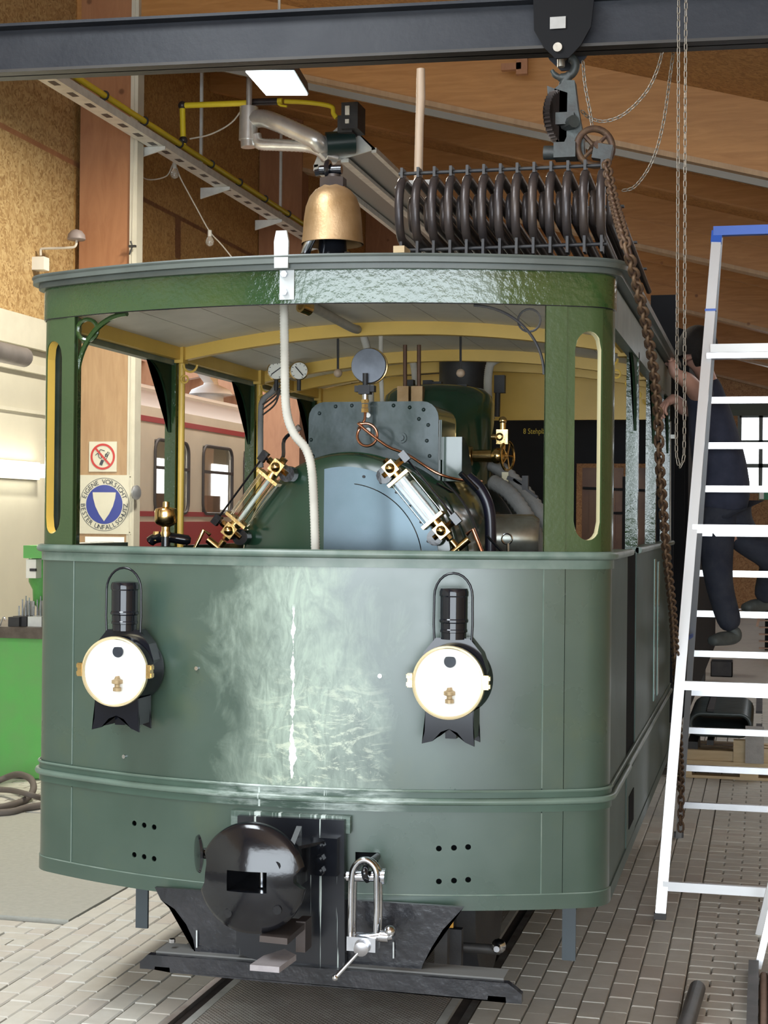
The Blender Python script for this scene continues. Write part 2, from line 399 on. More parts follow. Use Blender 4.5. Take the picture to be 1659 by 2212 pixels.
T['concstrip'] = M('concrete_edge', (.45,.45,.42), .8, 0, .25, 8)
T['floorplate'] = M('floor_plate', (.37,.37,.33), .6, 0, .12, 30)
#@@HALL
# ================================================================== HALL
XW = -4.85
def zb(X): return 5.40-.26*(X-.42)
fl = newbm(); bb(fl, -13, 7.2, -10.6, 31, -.2, -.02)
floor = struct(obj('floor', fl, T['grout']))
floor['label'] = 'grey paved workshop floor with two grooved rails'
def block(w_, l_, h_, bev=.006):
    bm = newbm(); a, b = w_/2, l_/2
    lo = [bm.verts.new(p) for p in ((-a,-b,-h_),(a,-b,-h_),(a,b,-h_),(-a,b,-h_))]
    md = [bm.verts.new(p) for p in ((-a,-b,-bev),(a,-b,-bev),(a,b,-bev),(-a,b,-bev))]
    a -= bev; b -= bev
    hi = [bm.verts.new(p) for p in ((-a,-b,0),(a,-b,0),(a,b,0),(-a,b,0))]
    for A, B in ((lo, md), (md, hi)):
        for i in range(4): bm.faces.new((A[i], A[(i+1)%4], B[(i+1)%4], B[i]))
    bm.faces.new(hi); return bm
spots = []   # (x, y, along_x)
for k in range(10):                      # courses beside the left rail
    x = -.635-.1015*k
    for j in range(-30, 60):
        spots.append((x, j*.203+(.1 if k % 2 else 0), 0))
for k in range(8):
    x = .635+.1015*k
    for j in range(-30, 60): spots.append((x, j*.203+(.1 if k % 2 else 0), 0))
for j in range(-40, 120):
    y = j*.1015
    od = .1015 if j % 2 else 0
    if j % 2: spots.append((-1.6+.0-.052, y, 2)); spots.append((1.397+.052, y, 2))
    for k in range(16): spots.append((-1.6-.1025-.203*k-od, y, 1))
    for k in range(20): spots.append((1.397+.1025+.203*k+od, y, 1))
def plate_px(x, y): return False
FP = [atz(148,1989,0), atz(290,1908,0), atz(22,1979,0)]
fpx1 = FP[0].x; fpy0 = FP[0].y
scored = []; far = []
for s in spots:
    x, y, a = s
    if x < fpx1+.05 and x > fpx1-1.7 and fpy0-.08 < y < fpy0+2.6: continue
    p = proj((x, y, 0))
    if p[2] < .5: continue
    inside = -20 < p[0] < 1680 and p[1] < 2240
    if not (-1500 < p[0] < 3000 and p[1] < 3200): continue
    hid = (-1.1 < x < 1.1 and .25 < y < 3.9)
    (far if hid or not inside else scored).append((p[2], s))
scored.sort(key=lambda t: t[0])
pm = bpy.data.meshes.new('paver')
b_ = block(.097, .198, .03); b_.to_mesh(pm); b_.free(); pm.materials.append(T['paver'])
hm_ = bpy.data.meshes.new('half_paver'); b_ = block(.097, .097, .03); b_.to_mesh(hm_); b_.free(); hm_.materials.append(T['paver'])
for i, (d, (x, y, a)) in enumerate(scored[:300]):
    o = bpy.data.objects.new('paver', hm_ if a == 2 else pm); COL.objects.link(o); o.parent = floor
    o.location = (x, y, R.uniform(-.002, .0015)); o.rotation_euler = (R.uniform(-.006,.006), R.uniform(-.006,.006), (PI/2 if a else 0)+R.uniform(-.006,.006))
rest = newbm()
for d, (x, y, a) in scored[300:]+far:
    w_, l_ = ((.097, .198), (.198, .097), (.097, .097))[a]
    z = R.uniform(-.002, .0015); a_, b2 = w_/2, l_/2
    lo = [rest.verts.new((x+sx*a_, y+sy*b2, -.02)) for sx, sy in ((-1,-1),(1,-1),(1,1),(-1,1))]
    hi = [rest.verts.new((x+sx*(a_-.003), y+sy*(b2-.003), z)) for sx, sy in ((-1,-1),(1,-1),(1,1),(-1,1))]
    for i in range(4): rest.faces.new((lo[i], lo[(i+1)%4], hi[(i+1)%4], hi[i]))
    rest.faces.new(hi)
po = obj('paver_field', rest, T['paver'], floor); po['kind'] = 'stuff'
fb = newbm(); bb(fb, 1.4, 7.2, 12.1, 31, -.02, -.002); bb(fb, XW, -1.6, 12.1, 31, -.02, -.002); bb(fb, -13, XW, 2, 31, -.02, -.002); bb(fb, -1.6, 1.4, 12.1, 31, -.02, -.002)
fo = obj('paver_field', fb, T['paver'], floor); fo['kind'] = 'stuff'
# rails with flange groove, concrete edges and tread plates between
for sx in (-1, 1):
    b = newbm(); bb(b, min(sx*.552, sx*.583), max(sx*.552, sx*.583), -8, 12, -.1, .002); obj('rail', b, T['railsteel'], floor)
    b = newbm(); bb(b, min(sx*.50, sx*.552), max(sx*.50, sx*.552), -8, 12, -.1, -.018); obj('rail_groove', b, T['groove'], floor)
    b = newbm(); bb(b, min(sx*.465, sx*.50), max(sx*.465, sx*.50), -8, 12, -.1, .0); obj('edge_strip', b, T['concstrip'], floor)
for k in range(10):
    b = newbm(); bb(b, -.462, .462, -4+k*1.2+.004, -4+(k+1)*1.2-.004, -.05, .0); obj('tread_plate', b, T['tread'], floor)
b = newbm(); bb(b, fpx1-1.6, fpx1, fpy0, fpy0+2.5, -.02, .004)
obj('steel_plate', b, T['floorplate'], floor)
# left wall
def wall(name, boxes, mat, **k):
    b = newbm()
    for q in boxes: bb(b, *q)
    return struct(obj(name, b, mat, **k))
wl = wall('wall_left', [(XW-.15, XW, -10.6, 8.3, 0, 3.52)], T['wallwhite'])
wall('wall_left_upper', [(XW-.15, XW, -10.6, 8.3, 3.52, 7.6)], T['osb'])
wall('wall_left_rear', [(XW-.15, XW, 8.3, 31, 4.35, 7.6)], T['osbmid'])
b = newbm(); bb(b, XW, XW+.07, -10.6, 8.0, 3.52, 3.80); struct(obj('trim_1', b, T['creamtrim']))
b = newbm(); bb(b, XW, XW+.05, -10.6, 8.0, 3.30, 3.38); struct(obj('trim_2', b, T['creamtrim']))
b = newbm(); bb(b, XW, XW+.03, -10.6, 8.0, 2.93, 2.96); struct(obj('trim_3', b, T['creamtrim']))
# timber columns
def column(n, Y, x0, x1):
    b = newbm(); bb(b, x0, x1, Y, Y+.3, 0, 7.4); c = struct(obj('trim_%d' % n, b, T['redwood']))
    return c
c1x0 = at(167, 900, 8.3).x; c1x1 = at(278, 900, 8.3).x
c1 = column(4, 8.3, c1x0, c1x1)
zz = at(220, 690, 8.3).z
b = newbm(); bb(b, c1x0+.0, c1x1-.0, 8.275, 8.3, 0, zz+.25); obj('plywood_facing', b, T['ply'], c1)
b = newbm(); bb(b, c1x1, c1x1+.075, 8.27, 8.42, 0, 7.2); bb(b, c1x1+.03, c1x1+.04, 8.262, 8.27, 0, 7.2); obj('corner_batten', b, T['creamtrim'], c1)
c2 = column(5, 14.0, -4.84, -4.25); c3 = column(6, 19.7, -4.84, -4.25); c4 = column(7, 25.4, -4.84, -4.25)
# rafters and roof
T['conduit'] = M('conduit_grey', (.20,.19,.17), .6)
def slopebeam(Y, th, z0, z1, x0=-4.85, x1=7.2):
    b = newbm()
    prism(b, [(x0, zb(x0)+z0), (x1, zb(x1)+z0), (x1, zb(x1)+z1), (x0, zb(x0)+z1)], (0, Y, 0), (1,0,0), (0,0,1), -th); return b
for n, Y in enumerate((8.3, 14.0, 19.7, 25.4, 30.6)):
    r_ = struct(obj('trim_%d' % (8+n), slopebeam(Y+.03, .22, 0, .62), T['plybrown']))
    obj('lower_batten', slopebeam(Y+.02, .24, -.05, 0), T['ply'], r_)
    obj('conduit', slopebeam(Y-.01, .03, -.14, -.08) if n == 0 else slopebeam(Y+.018, .01, .30, .31), T['conduit'] if n == 0 else T['plybrown'], r_)
b = slopebeam(-10.6, 41.7, .62, .74); struct(obj('ceiling', b, T['osbdark']))
for n, (Y, dz) in enumerate(((10.2, .52), (12.1, .52), (15.9, .5), (17.8, .5), (21.6, .5), (23.5, .5), (27, .5))):
    struct(obj('trim_%d' % (14+n), slopebeam(Y, .12, dz-.14, .64), T['plybrown']))
# far wall with window
YB = 31.0
wp = [at(1598, 898, YB), at(1745, 1062, YB)]
wx0, wz1, wx1, wz0 = wp[0].x, wp[0].z, wp[1].x, wp[1].z
wall('wall_back', [(XW, wx0, YB, YB+.15, 0, 7.6), (wx1, 7.2, YB, YB+.15, 0, 7.6), (wx0, wx1, YB, YB+.15, 0, wz0), (wx0, wx1, YB, YB+.15, wz1, 7.6)], T['osbdark'])
win = newbm()
bb(win, wx0-.5, wx1+.1, YB-.05, YB, wz1, wz1+.30)
win = struct(obj('window_1', win, M('window_header', (.10,.13,.11), .6)))
colx = [wx0, at(1643,1000,YB).x, at(1690,1000,YB).x, wx1]; rowz = [wz0, at(1640,1006,YB).z, at(1640,955,YB).z, wz1]
for i in range(3):
    for j in range(3):
        b = newbm(); bb(b, colx[i], colx[i+1], YB+.09, YB+.1, rowz[j], rowz[j+1]); obj('pane', b, T['windowlight'], win)
fm = M('window_bar', (.16,.20,.20), .5)
for x in colx: b = newbm(); bb(b, x-.045, x+.045, YB-.02, YB+.08, wz0, wz1); obj('glazing_bar', b, fm, win)
for z in rowz: b = newbm(); bb(b, wx0, wx1, YB-.02, YB+.08, z-.045, z+.045); obj('glazing_bar', b, fm, win)
wall('wall_right', [(7.2, 7.35, -10.6, 31, 0, 4.6)], T['osb'])
wall('wall_front', [(XW, -3.1, -10.75, -10.6, 0, 7.6), (6.4, 7.2, -10.75, -10.6, 0, 7.6), (-3.1, 6.4, -10.75, -10.6, 5.1, 7.6)], T['osb'])
# next bay: roof, far wall with windows
def z2(X): return 4.95+.17*(X+4.85)
b = newbm(); prism(b, [(-13, z2(-13)+.45), (-8.9, z2(-8.9)+.45), (-8.9, z2(-8.9)+.5), (-13, z2(-13)+.5)], (0, 0, 0), (1,0,0), (0,0,1), -31)
prism(b, [(-7.6, z2(-7.6)+.45), (-4.85, z2(-4.85)+.45), (-4.85, z2(-4.85)+.5), (-7.6, z2(-7.6)+.5)], (0, 0, 0), (1,0,0), (0,0,1), -31)
struct(obj('ceiling_next_bay', b, T['redwood']))
for n, Y in enumerate((11, 14, 17, 20, 23, 26, 29)):
    b = newbm(); prism(b, [(-13, z2(-13)), (-4.85, z2(-4.85)), (-4.85, z2(-4.85)+.45), (-13, z2(-13)+.45)], (0, Y, 0), (1,0,0), (0,0,1), -.18)
    struct(obj('trim_%d' % (22+n), b, T['redwood']))
wall('wall_next_bay', [(-13.1, -13, 0, 31, 0, 1.6), (-13.1, -13, 0, 31, 3.2, 4.5), (-13, XW, YB, YB+.1, 0, 5.5)], T['wallwhite'])
# ------------------------------------------------------------------ railcar in the next bay
XR = -6.2
rc = thing('railcar', 'cream and red railcar with rounded windows parked in the next bay', 'railcar', (-7.5, 20, 0))
zlow = .6; zgut = atx(465, 905, XR).z
pr = [(-.0, 0), (-.12, .18), (-.34, .30), (-.8, .40), (-1.3, .43), (-1.8, .40), (-2.26, .30), (-2.48, .18), (-2.6, 0)]
b = newbm(); prism(b, pr[::-1], (XR, 9, zgut), (1,0,0), (0,0,1), -21.6); ro = obj('roof', b, T['railroof'], rc, True)
b = newbm(); tube(b, [(XR-.30, 9, zgut+.29), (XR-.30, 30.6, zgut+.29)], .055, 8); obj('roof_gutter', b, T['railgutter'], ro)
def stripe(py0, py1, px=420):
    a, c = atx(px, py0, XR).z, atx(px, py1, XR).z
    b = newbm(); bb(b, XR, XR+.012, 9, 30.6, c, a); obj('red_stripe', b, T['railred'], rc)
stripe(916, 927); stripe(1106, 1116); stripe(1127, 1300)
def rrect(y0, y1, z0, z1, r, k=5):
    pts = []
    for cy, cz, a in ((y1-r, z1-r, 0), (y0+r, z1-r, PI/2), (y0+r, z0+r, PI), (y1-r, z0+r, 1.5*PI)):
        for i in range(k+1):
            t = a+PI/2*i/k; pts.append((cy+r*math.cos(t), cz+r*math.sin(t)))
    return pts
wA = (atx(333, 1020, XR).y, atx(406, 1020, XR).y); wB = (atx(437, 1035, XR).y, atx(500, 1035, XR).y)
wz = (atx(465, 1110, XR).z, atx(465, 966, XR).z)
gap = wB[0]-wA[0]; wd = wB[1]-wB[0]
body = newbm(); cur = 9.0; wins = []
for k in range(-1, 6):
    y0 = wB[0]+gap*(k-1) if k != 0 else wA[0]; y1 = y0+(wd if k else wA[1]-wA[0]); wins.append((y0, y1))
for x0, x1 in ((XR-.06, XR), (-8.8, -8.74)):
    bb(body, x0, x1, 9, 30.6, zlow, wz[0]); bb(body, x0, x1, 9, 30.6, wz[1], zgut); cur = 9.0
    for y0, y1 in wins+[(30.6, 30.6)]:
        if y0-cur > .01: bb(body, x0, x1, cur, y0, wz[0], wz[1])
        cur = y1
bb(body, -8.8, XR, 9, 9.06, zlow, zgut); bb(body, -8.8, XR, 30.54, 30.6, zlow, zgut); bb(body, -8.74, XR-.06, 9.06, 30.54, zlow, zlow+.3); bb(body, -8.74, XR-.06, 9.06, 30.54, zgut-.05, zgut)
obj('body', body, T['railcream'], rc)
T['pane'] = M('railcar_glass', (.75,.72,.68), .02, 0, 0, 5, None, 0, 5, 0, .5, .95)
for k, (y0, y1) in enumerate(wins):
    b = newbm(); pts = rrect(y0, y1, wz[0], wz[1], .16)
    tube(b, [(XR+.01, y, z) for y, z in pts], .024, 6, True); fr = obj('window_frame', b, T['rubber'], rc, True)
    for cy, cz in ((y0, wz[0]), (y1, wz[0]), (y0, wz[1]), (y1, wz[1])):
        pass
    b = newbm(); prism(b, rrect(y0+.005, y1-.005, wz[0]+.005, wz[1]-.005, .15), (XR-.03, 0, 0), (0,1,0), (0,0,1), .006); obj('pane', b, T['pane'], fr)
    zt = wz[0]+(wz[1]-wz[0])*.62
    b = newbm(); bb(b, XR-.01, XR+.03, y0, y1, zt-.02, zt+.02); obj('transom', b, T['rubber'], fr)
    b = newbm(); bb(b, -8.78, -8.76, y0, y1, wz[0]+.1, wz[1]); obj('opposite_pane', b, T['windowlight'], fr)
    b = newbm(); bb(b, XR-.9, XR-.8, y0+.2, y1-.1, zlow+.3, wz[0]+(wz[1]-wz[0])*.3); obj('seat_back', b, T['carrwood'], fr)
    b = newbm(); bb(b, XR-1.1, XR-1.02, y0+wd*.45, y0+wd*.55, zlow+.3, zgut-.05); obj('partition_post', b, T['carrwood'], fr)
va = atx(528, 1010, XR)
b = newbm(); bb(b, XR, XR+.02, va.y, va.y+.45, va.z-.12, va.z+.16); g = obj('vent_grille', b, T['creamtrim'], rc)
for k in range(4):
    b = newbm(); bb(b, XR+.02, XR+.028, va.y+.1+k*.075, va.y+.13+k*.075, va.z-.08, va.z+.12); obj('grille_slot', b, T['rubber'], g)
vp = atx(455, 885, XR-.5)
b = newbm(); lathe(b, [(.20, 0), (.20, .12), (.34, .13), (.30, .2), (.12, .28), (.1, .34)], (vp.x, vp.y, zgut+.33), (0,0,1), 16); rv = obj('roof_ventilator', b, T['railgutter'], rc, True)
b = newbm(); bx(b, (vp.x, vp.y-.2, zgut+.78), (.16, .62, .2), Euler((-.35,0,0)).to_matrix()); obj('ventilator_cowl', b, T['railgutter'], rv)
#@@LOCO
# ================================================================== LOCOMOTIVE
W_, B_, XS, RC_ = 1.15, .26, 1.08, .136
L_ = 3.95
th0 = math.atan(2*B_/XS)
tab = []   # (s, x, y, nx, ny) right half
s_ = 0; px_ = 0; N_ = 60
prev = None
for i in range(N_+1):
    x = XS*i/N_; y = -B_*(1-(x/XS)**2); t = math.atan(2*B_*x/XS**2)
    if prev: s_ += math.hypot(x-prev[0], y-prev[1])
    tab.append((s_, x, y, math.sin(t), -math.cos(t))); prev = (x, y)
cxx, cyy = XS-RC_*math.sin(th0), RC_*math.cos(th0)
for i in range(1, 15):
    t = th0+(PI/2-th0)*i/14; x = cxx+RC_*math.sin(t); y = cyy-RC_*math.cos(t)
    s_ += math.hypot(x-prev[0], y-prev[1]); tab.append((s_, x, y, math.sin(t), -math.cos(t))); prev = (x, y)
S_SIDE = s_; WX = prev[0]; YSIDE = prev[1]
tab.append((s_+L_-prev[1], prev[0], L_, 1, 0)); S_END = tab[-1][0]
def plan(s):
    a = abs(s); sg = 1 if s >= 0 else -1
    for p, q in zip(tab, tab[1:]):
        if a <= q[0]+1e-9:
            t = (a-p[0])/max(q[0]-p[0], 1e-9)
            v = [p[i]+(q[i]-p[i])*t for i in range(1, 5)]
            return sg*v[0], v[1], sg*v[2], v[3]
    q = tab[-1]; return sg*q[1], q[2], sg*q[3], q[4]
def s_at_x(x):
    for p, q in zip(tab, tab[1:]):
        if abs(x) <= q[1]: return math.copysign(p[0]+(q[0]-p[0])*(abs(x)-p[1])/max(q[1]-p[1], 1e-9), x)
def s_at_y(y, sg=1): return sg*(S_SIDE+y-YSIDE)
def srange(s0, s1):
    ss = {s0, s1}
    for p in tab:
        for q in (p[0], -p[0]):
            if s0 < q < s1: ss.add(q)
    out = sorted(ss); res = [out[0]]
    for q in out[1:]:
        if q-res[-1] > .012 or q == out[-1]: res.append(q)
    return res
def P3(s, off, z):
    x, y, nx, ny = plan(s); return V((x+nx*off, y+ny*off, z))
def sheet(bm, s0, s1, z0, z1, off=0., th=.008):
    ss = srange(s0, s1); f0 = z0 if callable(z0) else (lambda s: z0); f1 = z1 if callable(z1) else (lambda s: z1)
    q = []
    for s in ss:
        q.append([bm.verts.new(P3(s, off, f0(s))), bm.verts.new(P3(s, off, f1(s))), bm.verts.new(P3(s, off-th, f1(s))), bm.verts.new(P3(s, off-th, f0(s)))])
    for a, b in zip(q, q[1:]):
        for i in range(4): bm.faces.new((a[i], a[(i+1)%4], b[(i+1)%4], b[i]))
    bm.faces.new(q[0]); bm.faces.new(q[-1][::-1]); return bm
def bead(bm, s0, s1, z, r, off=0., n=8): return tube(bm, [P3(s, off, z) for s in srange(s0, s1)], r, n)
loco = thing('tram_locomotive', 'dark green box-shaped steam tram locomotive with open cab, standing on rails', 'locomotive', (0, 1.8, 0))
ZB, ZBELT, ZT, ZH0, ZH1, ZR = .565, .964, 1.873, 2.792, 2.915, 2.966
sl, sr1, sr2 = s_at_x(-.95), s_at_x(.925), s_at_x(1.0)
def part(name, bm, mat, smooth=True, parent=None): return obj(name, bm, T[mat] if isinstance(mat, str) else mat, parent or loco, smooth)
def cut(o, cutter_bm):
    me = bpy.data.meshes.new('tmp'); bmesh.ops.recalc_face_normals(cutter_bm, faces=cutter_bm.faces[:]); cutter_bm.to_mesh(me); cutter_bm.free()
    c = bpy.data.objects.new('tmp', me); COL.objects.link(c)
    md = o.modifiers.new('b', 'BOOLEAN'); md.object = c; md.operation = 'DIFFERENCE'; md.solver = 'EXACT'
    dg = bpy.context.evaluated_depsgraph_get(); nm = bpy.data.meshes.new_from_object(o.evaluated_get(dg))
    o.modifiers.clear(); o.data = nm; bpy.data.objects.remove(c); bpy.data.meshes.remove(me)
# upper apron panels
G = .0015
part('front_panel', sheet(newbm(), sl+G, sr1-G, 1.0, ZT-.02), 'panel')
part('seam_strip', sheet(newbm(), sr1+G, sr2-G, 1.0, ZT-.02, .003), 'skirt')
part('corner_panel', sheet(newbm(), sr2+G, S_SIDE-G, 1.0, ZT-.02), 'skirt')
part('corner_panel', sheet(newbm(), -S_SIDE+G, sl-G, 1.0, ZT-.02), 'skirt')
YD0, YD1 = .84, 1.30
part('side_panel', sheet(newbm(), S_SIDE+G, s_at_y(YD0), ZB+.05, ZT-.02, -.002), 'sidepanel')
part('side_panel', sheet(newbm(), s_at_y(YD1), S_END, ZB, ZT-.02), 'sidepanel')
part('side_panel', sheet(newbm(), -S_END, -s_at_y(YD1), ZB, ZT-.02), 'skirt')
part('side_panel', sheet(newbm(), -s_at_y(YD0), -S_SIDE-G, ZB, ZT-.02), 'skirt')
# lower skirt with drilled holes
sk = part('skirt_panel', sheet(newbm(), sl+G, sr1-G, ZB+.055, .93), 'skirt')
cb = newbm()
def surf_y(x): return plan(s_at_x(x))[1]
for px in (949, 980, 1009):
    for py in (1832, 1903):
        p = at(px, py, surf_y(.6)); cyl(cb, (p.x, p.y-.2, p.z), (p.x, p.y+.2, p.z), .0105, 14)
for px in (289, 313, 337):
    for py in (1779+(px-289)*.12, 1847+(px-289)*.12):
        p = at(px, py, surf_y(.62)); cyl(cb, (p.x, p.y-.2, p.z), (p.x, p.y+.2, p.z), .0105, 14)
p = at(792, 1856, surf_y(.3)); bb(cb, p.x-.042, p.x+.042, p.y-.2, p.y+.2, p.z-.025, p.z+.025)
cut(sk, cb)
part('seam_strip', sheet(newbm(), sr1+G, sr2-G, ZB+.055, .93, .003), 'skirt')
part('skirt_corner', sheet(newbm(), sr2+G, S_SIDE-G, ZB+.055, .93), 'skirt')
part('skirt_corner', sheet(newbm(), -S_SIDE+G, sl-G, ZB+.055, .93), 'skirt')
part('bottom_band', sheet(newbm(), -S_SIDE-.02, S_SIDE+.02, ZB, ZB+.053, .004, .014), 'skirt')
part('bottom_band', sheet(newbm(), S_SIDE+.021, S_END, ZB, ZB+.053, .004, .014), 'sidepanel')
part('band_edge', bead(newbm(), -S_SIDE, S_SIDE, ZB+.055, .0035, .001, 6), 'moulding')
part('dark_backing', sheet(newbm(), -S_END, S_END, ZB+.05, ZT-.05, -.05, .01), 'dark')  # near-black sheet added behind the body so its openings look dark
# belt moulding
part('belt_band', sheet(newbm(), -S_SIDE, S_SIDE, .925, 1.004, .007, .016), 'belt')
bl = part('belt_bead', bead(newbm(), -S_SIDE-.6, s_at_y(YD0), ZBELT, .013, .012), 'beltbead')
part('belt_bead', bead(newbm(), s_at_y(YD0), S_END, ZBELT, .013, .006), 'moulding')
part('thin_bead', bead(newbm(), -S_SIDE, S_SIDE, 1.002, .0055, .008, 6), 'beltbead')
part('thin_bead', bead(newbm(), S_SIDE, S_END, 1.002, .0055, .003, 6), 'moulding')
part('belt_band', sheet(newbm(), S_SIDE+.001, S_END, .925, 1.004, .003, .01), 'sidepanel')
for xx, z0, z1 in ((-.95, 1.01, 1.82), (-.95, .62, .92), (.925, 1.01, 1.82), (.925, .62, .92)):
    s = s_at_x(xx); part('weld_seam', tube(newbm(), [P3(s, .001, z0), P3(s, .001, z1)], .0028, 6), 'moulding')
# cap rail on the apron
part('rail_band', sheet(newbm(), -S_SIDE, S_SIDE+.02, ZT-.055, ZT-.012, .006, .016), 'moulding')
cr = newbm(); bead(cr, -S_SIDE-.7, s_at_y(YD0), ZT-.006, .0155, .012); sheet(cr, -S_SIDE-.7, s_at_y(YD0), ZT-.02, ZT+.006, .012, .075)
part('cap_rail', cr, 'moulding')
cr = newbm(); bead(cr, s_at_y(YD1), S_END, ZT-.006, .0155, .008); sheet(cr, s_at_y(YD1), S_END, ZT-.02, ZT+.006, .008, .06)
part('cap_rail', cr, 'moulding')
# black door jamb, dark wet edge, sill slot
b = newbm(); bb(b, WX-.05, WX-.006, YD0+.02, YD1, ZBELT, ZT-.01); part('door_jamb', b, 'dark')
b = newbm(); bb(b, WX-.03, WX+.003, YD0, YD1, ZB, .93); part('door_sill_panel', b, 'sidepanel')
b = newbm(); bb(b, WX+.002, WX+.006, YD0+.1, YD1-.12, .68, .82); part('step_slot', b, 'dark')
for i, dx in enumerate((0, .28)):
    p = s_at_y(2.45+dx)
    b = newbm(); sheet(b, p, p+.10, 1.06-.0*dx, 1.80-.02*i, .004, .006); part('painted_glint', b, M('painted_highlight', (.35,.55,.52), .08, 0, 0), True)  # pale strips painted as bright highlights on the side panel
# small bolts on the apron
for px, py in ((436, 1441), (828, 1457), (264, 1636)):
    p = at(px, py, -.18); s = s_at_x(p.x); q = P3(s, 0, p.z); x, y, nx, ny = plan(s)
    part('apron_bolt', cyl(newbm(), q, q+V((nx, ny, 0))*.008, .008, 8), 'steel')
# corner pillars with tall slot windows
def pillar(sg):
    xi = .925 if sg > 0 else .958
    s0, s1 = s_at_x(xi), S_SIDE+.03
    sa, sb = s_at_x(1.028), s_at_x(1.028)+ .112
    zl, zh = 1.925, 2.70
    c = (sa+sb)/2; h = (sb-sa)/2
    ss = sorted(set([s0, s1, s_at_x(.985), s_at_x(1.0)]+[sa+(sb-sa)*i/16 for i in range(17)]+[s1-.01, (sb+s1)/2]))
    bm = newbm()
    def strip(f0, f1, lst):
        q = []
        for s in lst:
            z0, z1 = f0(s), f1(s)
            q.append([bm.verts.new(P3(sg*s, o, z)) for o, z in ((0, z0), (0, z1), (-.012, z1), (-.012, z0))])
        for a, b in zip(q, q[1:]):
            for i in range(4): bm.faces.new((a[i], a[(i+1)%4], b[(i+1)%4], b[i]))
        bm.faces.new(q[0]); bm.faces.new(q[-1][::-1])
    def arc(s): return math.sqrt(max(h*h-(s-c)**2, 0))*1.25
    zz0, zz1 = ZT-.01, ZH0+.03
    strip(lambda s: zz0, lambda s: zz1, [s for s in ss if s <= sa+1e-9])
    strip(lambda s: zz0, lambda s: zl+.07-arc(s), [s for s in ss if sa-1e-9 <= s <= sb+1e-9])
    strip(lambda s: zh-.07+arc(s), lambda s: zz1, [s for s in ss if sa-1e-9 <= s <= sb+1e-9])
    strip(lambda s: zz0, lambda s: zz1, [s for s in ss if s >= sb-1e-9])
    o = part('corner_pillar', bm, 'pillar')
    # yellow slot lining, the right one in a paler copy painted as lit
    path = [P3(sg*sa, -.012, z) for z in (zl+.07, zh-.07)]+[P3(sg*(sa+(sb-sa)*i/10), -.012, zh-.07+arc(sa+(sb-sa)*i/10)) for i in range(11)]
    path += [P3(sg*sb, -.012, z) for z in (zh-.07, zl+.07)]+[P3(sg*(sb-(sb-sa)*i/10), -.012, zl+.07-arc(sb-(sb-sa)*i/10)) for i in range(1, 10)]
    lb = newbm(); npth = len(path); cen = P3(sg*c, 0, (zl+zh)/2); nrm = V(plan(sg*c)[2:]+(0,))
    vi = [lb.verts.new(p+nrm*.008) for p in path]; vo = [lb.verts.new(p-nrm*.03) for p in path]
    wi = [lb.verts.new(p+nrm*.008+(p-cen).normalized()*.004) for p in path]; wo = [lb.verts.new(p-nrm*.03+(p-cen).normalized()*.004) for p in path]
    for i in range(npth):
        j = (i+1) % npth
        for A_, B_2 in ((vi, vo), (wo, wi), (vo, wo), (wi, vi)): lb.faces.new((A_[i], A_[j], B_2[j], B_2[i]))
    part('slot_edge', lb, M('slot_lit_cream', (.72,.66,.40), .4) if sg > 0 else 'yellow', True, o)
    b = newbm(); sheet(b, min(sg*s0, sg*s_at_x(.998)), max(sg*s0, sg*s_at_x(.998)), ZT, ZH0+.01, .004, .02); part('post_strip', b, 'pillar', True, o)
    b = newbm(); x0 = (xi+.004)*sg
    bb(b, min(x0, x0+.02*sg), max(x0, x0+.02*sg), surf_y(xi)+.012, surf_y(xi)+.07, ZT, ZH0); part('inner_post', b, 'gloss_green', True, o)
    b = newbm(); bb(b, min(sg*(WX-.035), sg*(WX-.005)), max(sg*(WX-.035), sg*(WX-.005)), YSIDE+.03, YSIDE+.09, ZT-.02, ZH1); part('door_post', b, 'moulding', True, o)
pillar(1); pillar(-1)
# header board and roof
part('header_board', sheet(newbm(), -S_SIDE-.03, S_SIDE+.03, ZH0, ZH1+.01, .006, .03), 'gloss_green')
part('header_edge', bead(newbm(), -S_SIDE, S_SIDE, ZH0, .004, .002, 6), 'black')
rf = newbm(); sheet(rf, -S_END, S_END, ZH1, ZH1+.022, .028, .06); sheet(rf, -S_END, S_END, ZH1+.02, ZR, .052, .09); bead(rf, -S_SIDE, S_SIDE, ZR-.006, .007, .05, 6)
rf = part('roof_edge', rf, 'roofgrey')
def ztop(x, y):
    f = -B_*(1-(min(abs(x), XS)/XS)**2)
    t = max(0, min(1, (y-f)/.3)); t = t*t*(3-2*t)
    return ZR+.05*(1-(x/1.2)**2)*t
rt_ = newbm(); NX, NY = 24, 16; grid = []
for i in range(NX+1):
    x = -1.17+2.34*i/NX; col = []
    yf = surf_y(max(-1.14, min(1.14, x)))-.03 if abs(x) < 1.12 else YSIDE-.05
    for j in range(NY+1):
        y = yf+(L_+.05-yf)*(j/NY)**1.7; col.append(rt_.verts.new((x, y, ztop(x, y))))
    grid.append(col)
for i in range(NX):
    for j in range(NY): rt_.faces.new((grid[i][j], grid[i+1][j], grid[i+1][j+1], grid[i][j+1]))
part('roof_top', rt_, 'roofgrey', 2)
def zc(x): return 2.935-.115*(x/1.1)**2
nb = 10
for i in range(nb):
    x0, x1 = -1.08+2.16*i/nb, -1.08+2.16*(i+1)/nb
    b = newbm(); yf = surf_y((x0+x1)/2)+.26
    prism(b, [(x0+.003, zc(x0+.003)), (x1-.003, zc(x1-.003)), (x1-.003, zc(x1)+.01), (x0+.003, zc(x0)+.01)], (0, yf, 0), (1,0,0), (0,0,1), -(L_-.05-yf))
    part('ceiling_board', b, 'ceil', False)
